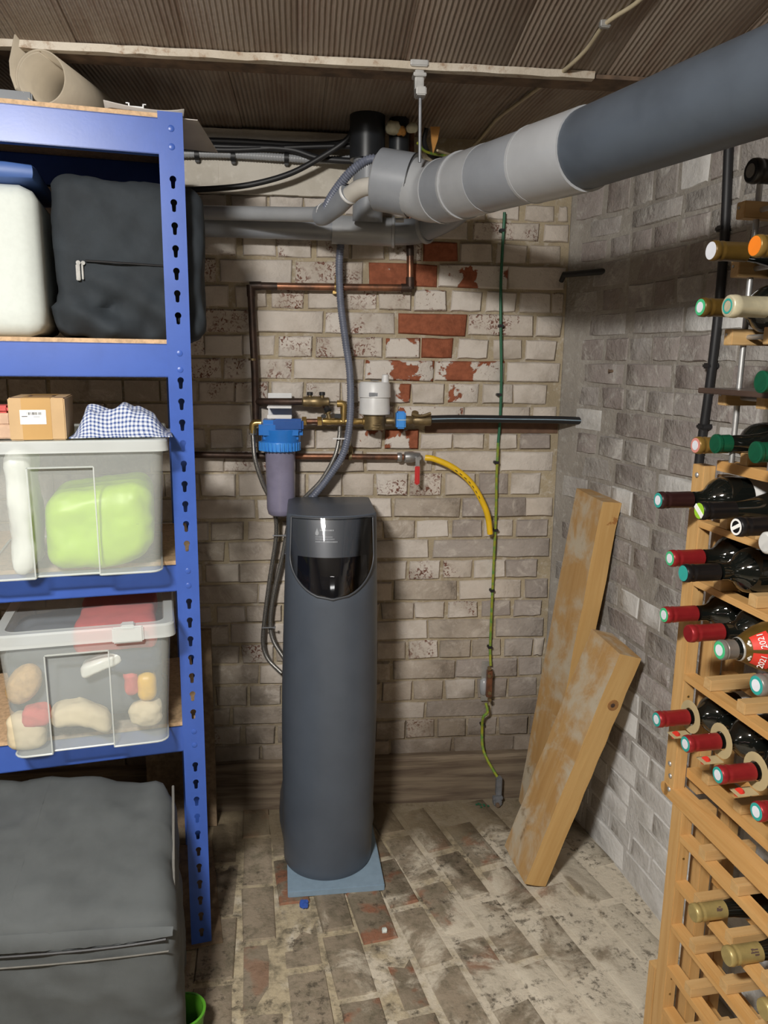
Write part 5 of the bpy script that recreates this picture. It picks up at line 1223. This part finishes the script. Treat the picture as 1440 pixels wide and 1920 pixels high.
# ------------------------------------------------------------------ bottles
BL = .275
def prof_bordeaux(): return [(.066, .0135), (.078, .0140), (.088, .0172), (.095, .0235), (.102, .0305), (.110, .0355), (.120, .0378), (.130, .0382), (.262, .0382), (.270, .0365), (.274, .032), (.275, .028), (.266, .012)]
def prof_burgundy(): return [(.060, .0138), (.075, .0152), (.095, .0190), (.115, .0245), (.135, .0305), (.152, .0350), (.168, .0370), (.262, .0370), (.270, .0355), (.274, .031), (.275, .027), (.266, .012)]
def prof_wide(): return [(.020, .0140), (.030, .0162), (.040, .0205), (.052, .0270), (.066, .0335), (.082, .0380), (.100, .0395), (.262, .0395), (.270, .0375), (.274, .032), (.275, .027), (.266, .012)]
CAPP = {'foil': [(0, .0132), (.001, .0143), (.006, .0150), (.009, .0150), (.0105, .0140), (.014, .0138), (.016, .0146), (.019, .0143), (.021, .0139), (.060, .0142)],
        'cork': [(0, .0125), (.002, .0150), (.012, .0152), (.016, .0148), (.018, .0138), (.060, .0142)],
        'fat': [(0, .0145), (.001, .0158), (.010, .0166), (.014, .0162), (.016, .0150), (.060, .0152)]}
TEMPL = {}
def bottle_mesh(key, prof, mat):
    if key not in TEMPL: TEMPL[key] = MB().lathe(prof, (0, 0, 0), (1, 0, 0), 24).mesh(key[0], M[mat], 50)
    return TEMPL[key]
def bottle(px, py, ly, cap, tip, label, kind='bordeaux', tip2=None, capkind='foil', glass='glass', neck=0, tagged=False, rad=1.0, group='wine bottles in the racks', pitch=0.0, caplen=1.0, paper='paper'):
    p = wly(px, py, ly); w_ = WM @ p
    t = thing('wine_bottle', label, 'bottle', w_, WR, group); t.rotation_euler = (0, pitch, WR)
    t.scale = (1, 1, 1)
    lnk('glass_body', bottle_mesh(('glass_body', kind, glass), {'bordeaux': prof_bordeaux, 'burgundy': prof_burgundy, 'wide': prof_wide}[kind](), glass), t)
    cp = [(d*caplen, r*rad) for d, r in CAPP[capkind]]
    lnk('capsule', bottle_mesh(('capsule', cap, capkind, rad, caplen), cp, cap), t)
    if caplen < 1 and kind != 'wide': lnk('neck', bottle_mesh(('neck', glass, caplen, rad), [(.055*caplen, .0132), (.068, .0137)], glass), t)
    if kind == 'bordeaux' and paper:
        lnk('label', TEMPL.setdefault(('lb', paper), MB().lathe([(.158, .0386), (.240, .0386)], (0, 0, 0), (1, 0, 0), 28, False).mesh('label', M[paper], 60)), t)
    r0 = cp[0][1]
    o = lnk('tip_disc', bottle_mesh(('tip_disc', tip, round(r0, 4)), [(-.0006, r0*.95), (.0005, r0*.97)], tip), t)
    if tip2: lnk('tip_seal', bottle_mesh(('tip_seal', tip2, round(r0, 4)), [(-.0011, r0*.62), (-.0004, r0*.62)], tip2), o)
    if tagged:
        m = MB().lathe([(0, .016), (.0008, .030), (.0016, .030), (.0018, .016)], (.066, 0, 0), (1, 0, 0), 24, False)
        m.bevbox((.030, -.014, -.034), (.067, .010, -.0315), .0008)
        lnk('neck_tag', TEMPL.setdefault('nt', m.mesh('neck_tag', M['tag'], 40)), t)
        tg = t.children[-1] if t.children else None
        o2 = lnk('tag_seal', TEMPL.setdefault('ts', MB().lathe([(0, .0085), (.004, .0075)], (.040, -.002, -.034), (-.6, 0, 1), 14).mesh('tag_seal', M['lab_red'], 40)), [c for c in t.children if c.name.startswith('neck_tag')][0])
    return t
c0, c1_, c2_, c3_ = -.033, -.128, -.222, -.316
B = bottle
t18 = None
B(1234, 938, c0, 'cap_dark', 'tip_teal', 'dark brown capped bottle, first in the row beneath the top rail', tip2='tip_pale')
B(1311, 958, c1_, 'cap_black', 'tip_lime', 'black capped bottle with a lime green tip and white band', kind='burgundy')
B(1381, 988, c2_, 'cap_black', 'cap_black', 'black capped bottle whose tip bears a white ring', tip2=None)
B(1434, 1018, c3_, 'cap_white', 'cap_white', 'bottle with a plain white cap at the right edge', capkind='cork')
B(1256, 1047, c0, 'cap_red', 'tip_mint', 'red capped bottle directly above the teal tipped dark bottle', tip2='tip_pale')
B(1281, 1075, c1_, 'cap_black', 'tip_teal', 'black capped bottle with a plain teal tip')
B(1245, 1153, c0, 'cap_red', 'tip_mint', 'red capped bottle with a white and green tip above the plain red one', tip2='tip_pale')
B(1290, 1188, c1_, 'cap_red', 'cap_red', 'red capped bottle with a plain red tip')
t18 = B(1349, 1219, c2_, 'cap_stone', 'tip_mint', 'silver capped bottle with a brown neck label reading 2021', kind='wide', tip2='tip_pale', rad=1.05, caplen=.47)
B(1418, 1285, c3_, 'cap_stone', 'tip_teal', 'grey capped bottle with a teal ringed tip at the right edge', tip2='tip_pale', rad=1.05)
for i, (px, py, cc0, lab) in enumerate(((1231, 1349, c0, 'leftmost red capped bottle with a beige neck tag'), (1285, 1395, c1_, 'second red capped bottle with a beige neck tag'), (1346, 1453, c2_, 'third red capped bottle with a beige neck tag'), (1418, 1522, c3_, 'red capped tagged bottle at the right edge of the picture'))):
    B(px, py, cc0, 'cap_red', 'tip_teal', lab, tip2='tip_pale', tagged=True)
B(1299, 1712, lyo-.105, 'cap_gold', 'cap_gold', 'gold capped bottle, uppermost of the gold ones in the lower rack', kind='burgundy', rad=1.08)
B(1362, 1793, lyo-.20, 'cap_gold', 'cap_gold', 'gold capped bottle in the middle of the lower rack', kind='burgundy', rad=1.08)
B(1430, 1893, lyo-.29, 'cap_gold', 'cap_gold', 'lowest gold capped bottle in the bottom right corner', kind='burgundy', rad=1.08)
B(1304, 835, c0, 'cap_brown', 'tip_pink', 'bronze capped bottle with a pink and white tip', tip2='tip_pale')
B(1340, 832, c1_, 'cap_green', 'cap_green', 'dark bottle with a green cap next to the bronze capped one', capkind='cork', kind='burgundy', caplen=.4)
B(1415, 848, c2_, 'cap_green', 'cap_green', 'lower right dark bottle with a round green cap', capkind='cork', kind='burgundy', rad=1.05, caplen=.4)
B(1426, 716, c2_, 'cap_green', 'cap_green', 'dark bottle with a green cap at the right edge above the other green caps', capkind='cork', rad=1.05, caplen=.4)
yb0 = yc0-.049
B(1333, 470, yb0, 'cap_olive', 'tip_pale', 'dark gold capped bottle with a pale tip in the metal rack', kind='burgundy', rad=1.05)
B(1415, 461, yb0-.098, 'cap_brown', 'tip_orange', 'bottle with an orange tip at the upper right', rad=1.08)
B(1313, 576, yb0, 'cap_olive', 'tip_mint', 'dark gold capped bottle with a mint ringed tip', tip2='tip_pale')
B(1365, 574, yb0-.098, 'cap_cream', 'cap_cream', 'cream capped bottle with a green ring on its tip', tip2=None, capkind='fat', kind='burgundy')
B(1408, 320, yb0-.098, 'cap_black', 'cap_black', 'black capped bottle at the top right under the drain pipe', tip2='cap_stone', rad=1.15)

def text_part(txt, size, mtx, mat, parent, name):
    cu = bpy.data.curves.new(name, 'FONT'); cu.body = txt; cu.size = size; cu.align_x = 'CENTER'; cu.align_y = 'CENTER'; cu.extrude = .0002
    tmp = bpy.data.objects.new('tmp', cu); COL.objects.link(tmp); dg = bpy.context.evaluated_depsgraph_get()
    me = bpy.data.meshes.new_from_object(tmp.evaluated_get(dg)); bpy.data.objects.remove(tmp)
    me.transform(mtx); me.materials.clear(); me.materials.append(M[mat]); me.name = name
    o = bpy.data.objects.new(name, me); COL.objects.link(o); o.parent = parent; return o
# neck label of the silver capped bottle: brown sleeve, pale edge, red squares with 2021
bp = prof_wide()
def brad(d):
    for (a, ra), (b, rb) in zip(bp, bp[1:]):
        if a <= d <= b: return ra+(rb-ra)*(d-a)/(b-a)
    return .0145
sl_ = lnk('neck_label', MB().lathe([(d, brad(d)+.0008) for d in (.031, .035, .039, .043, .047, .052, .057, .062, .067, .072, .077, .082)], (0, 0, 0), (1, 0, 0), 28, False).mesh('neck_label', M['cap_olive'], 60), t18)
lnk('label_edge', MB().lathe([(.0292, brad(.0292)+.0010), (.0300, brad(.0300)+.0016), (.0318, brad(.0318)+.0014)], (0, 0, 0), (1, 0, 0), 28, False).mesh('label_edge', M['cap_silver'], 60), t18)
for k, a0 in enumerate((R(248), R(312))):
    m = MB(); vs = []; NA = 8
    def LP(d, a, off): r = brad(d)+off; return V((d, math.sin(a)*r, math.cos(a)*r))
    for i in range(5):
        for j in range(NA+1): vs.append(LP(.041+.024*i/4, a0-R(-26)+R(-52)*j/NA - 0, .0014))
    m.add(vs, [(i*(NA+1)+j, (i+1)*(NA+1)+j, (i+1)*(NA+1)+j+1, i*(NA+1)+j+1) for i in range(4) for j in range(NA)])
    rd = lnk('red_square', m.mesh('red_square', M['lab_red'], 60), sl_)
    P0 = LP(.0535, a0, .0026); N0 = ((LP(.0535, a0, .01)-LP(.0535, a0, 0)).normalized()+V((-.60, 0, 0))).normalized(); U0 = V((0, math.cos(a0), -math.sin(a0))); xax = U0; yax = N0.cross(xax)
    mt2 = Matrix(((xax.x, yax.x, N0.x, P0.x), (xax.y, yax.y, N0.y, P0.y), (xax.z, yax.z, N0.z, P0.z), (0, 0, 0, 1)))
    text_part('2021', .0125, mt2, 'paper', sl_, 'lettering')
    m = MB()
    for j in (-1, 0, 1): m.lathe([(0, .0022), (.0004, .002)], LP(.0365+.002*abs(j), a0+.13*j, .0012), LP(.0365, a0, 1)-LP(.0365, a0, 0), 8)
    lnk('small_emblem', m.mesh('small_emblem', M['paper'], 40), sl_)
# small prints on tips
for o in list(bpy.data.objects):
    lab = o.get('label', '')
    if lab.startswith('black capped bottle with a lime'):
        me = MB().box((-.0013, -.013, -.004), (-.0006, .013, .004), Matrix.Rotation(R(35), 4, 'X')).mesh('white_band', M['paper'], 0); lnk('white_band', me, o)
    if 'bears a white ring' in lab:
        me = MB().lathe([(-.0012, .0092), (-.0014, .0122), (-.0006, .0122), (-.0006, .0092)], (0, 0, 0), (1, 0, 0), 24, False).box((-.0014, -.010, -.0026), (-.0008, .010, .0026), Matrix.Rotation(R(-30), 4, 'X')).mesh('white_ring', M['paper'], 0); lnk('white_ring', me, o)
    if lab.startswith('cream capped'):
        me = MB().lathe([(-.0012, .0080), (-.0014, .0108), (-.0006, .0108), (-.0006, .0080)], (0, 0, 0), (1, 0, 0), 24, False).mesh('green_ring', M['tip_teal'], 0); lnk('green_ring', me, o)
    if o.get('category') == 'bottle' and lab.startswith(('gold', 'uppermost', 'lowest')):
        m = MB()
        for j in range(9): m.box((.036+random.uniform(0, .010), -.001, .0147), (.039+random.uniform(0, .012), .001, .0156), Matrix.Rotation(R(random.uniform(25, 70)), 4, 'X'))
        lnk('printed_crest', m.mesh('printed_crest', M['print'], 0), o)

# litter on the floor
p = PZ(570, 1697, 0.002)
tag(softbox(p-V((.009, .012, 0)), p+V((.009, .012, .006)), .003, 4, .003, 120, 5).build('plastic_scrap', 'blue', None, 50), 'tiny blue plastic scrap on the floor before the foam board', 'scrap')
p = PZ(905, 1510, 0.001)
m = MB()
for i in range(7): q = p+V((random.uniform(-.02, .02), random.uniform(-.012, .012), 0)); m.bevbox(q+V((-.003, -.003, 0)), q+V((.003, .003, .003)), .0008)
o = m.build('green_glass_crumbs', 'earthg', None, 30); o['kind'] = 'stuff'; tag(o, 'green glass crumbs on the floor by the earth clamp', 'crumbs')
p = PZ(721, 1747, 0.001); tag(softbox(p-V((.006, .006, 0)), p+V((.006, .006, .008)), .003, 4, .002, 120, 8).build('pebble', 'foam', None, 50), 'small white pebble on the brick floor', 'pebble')
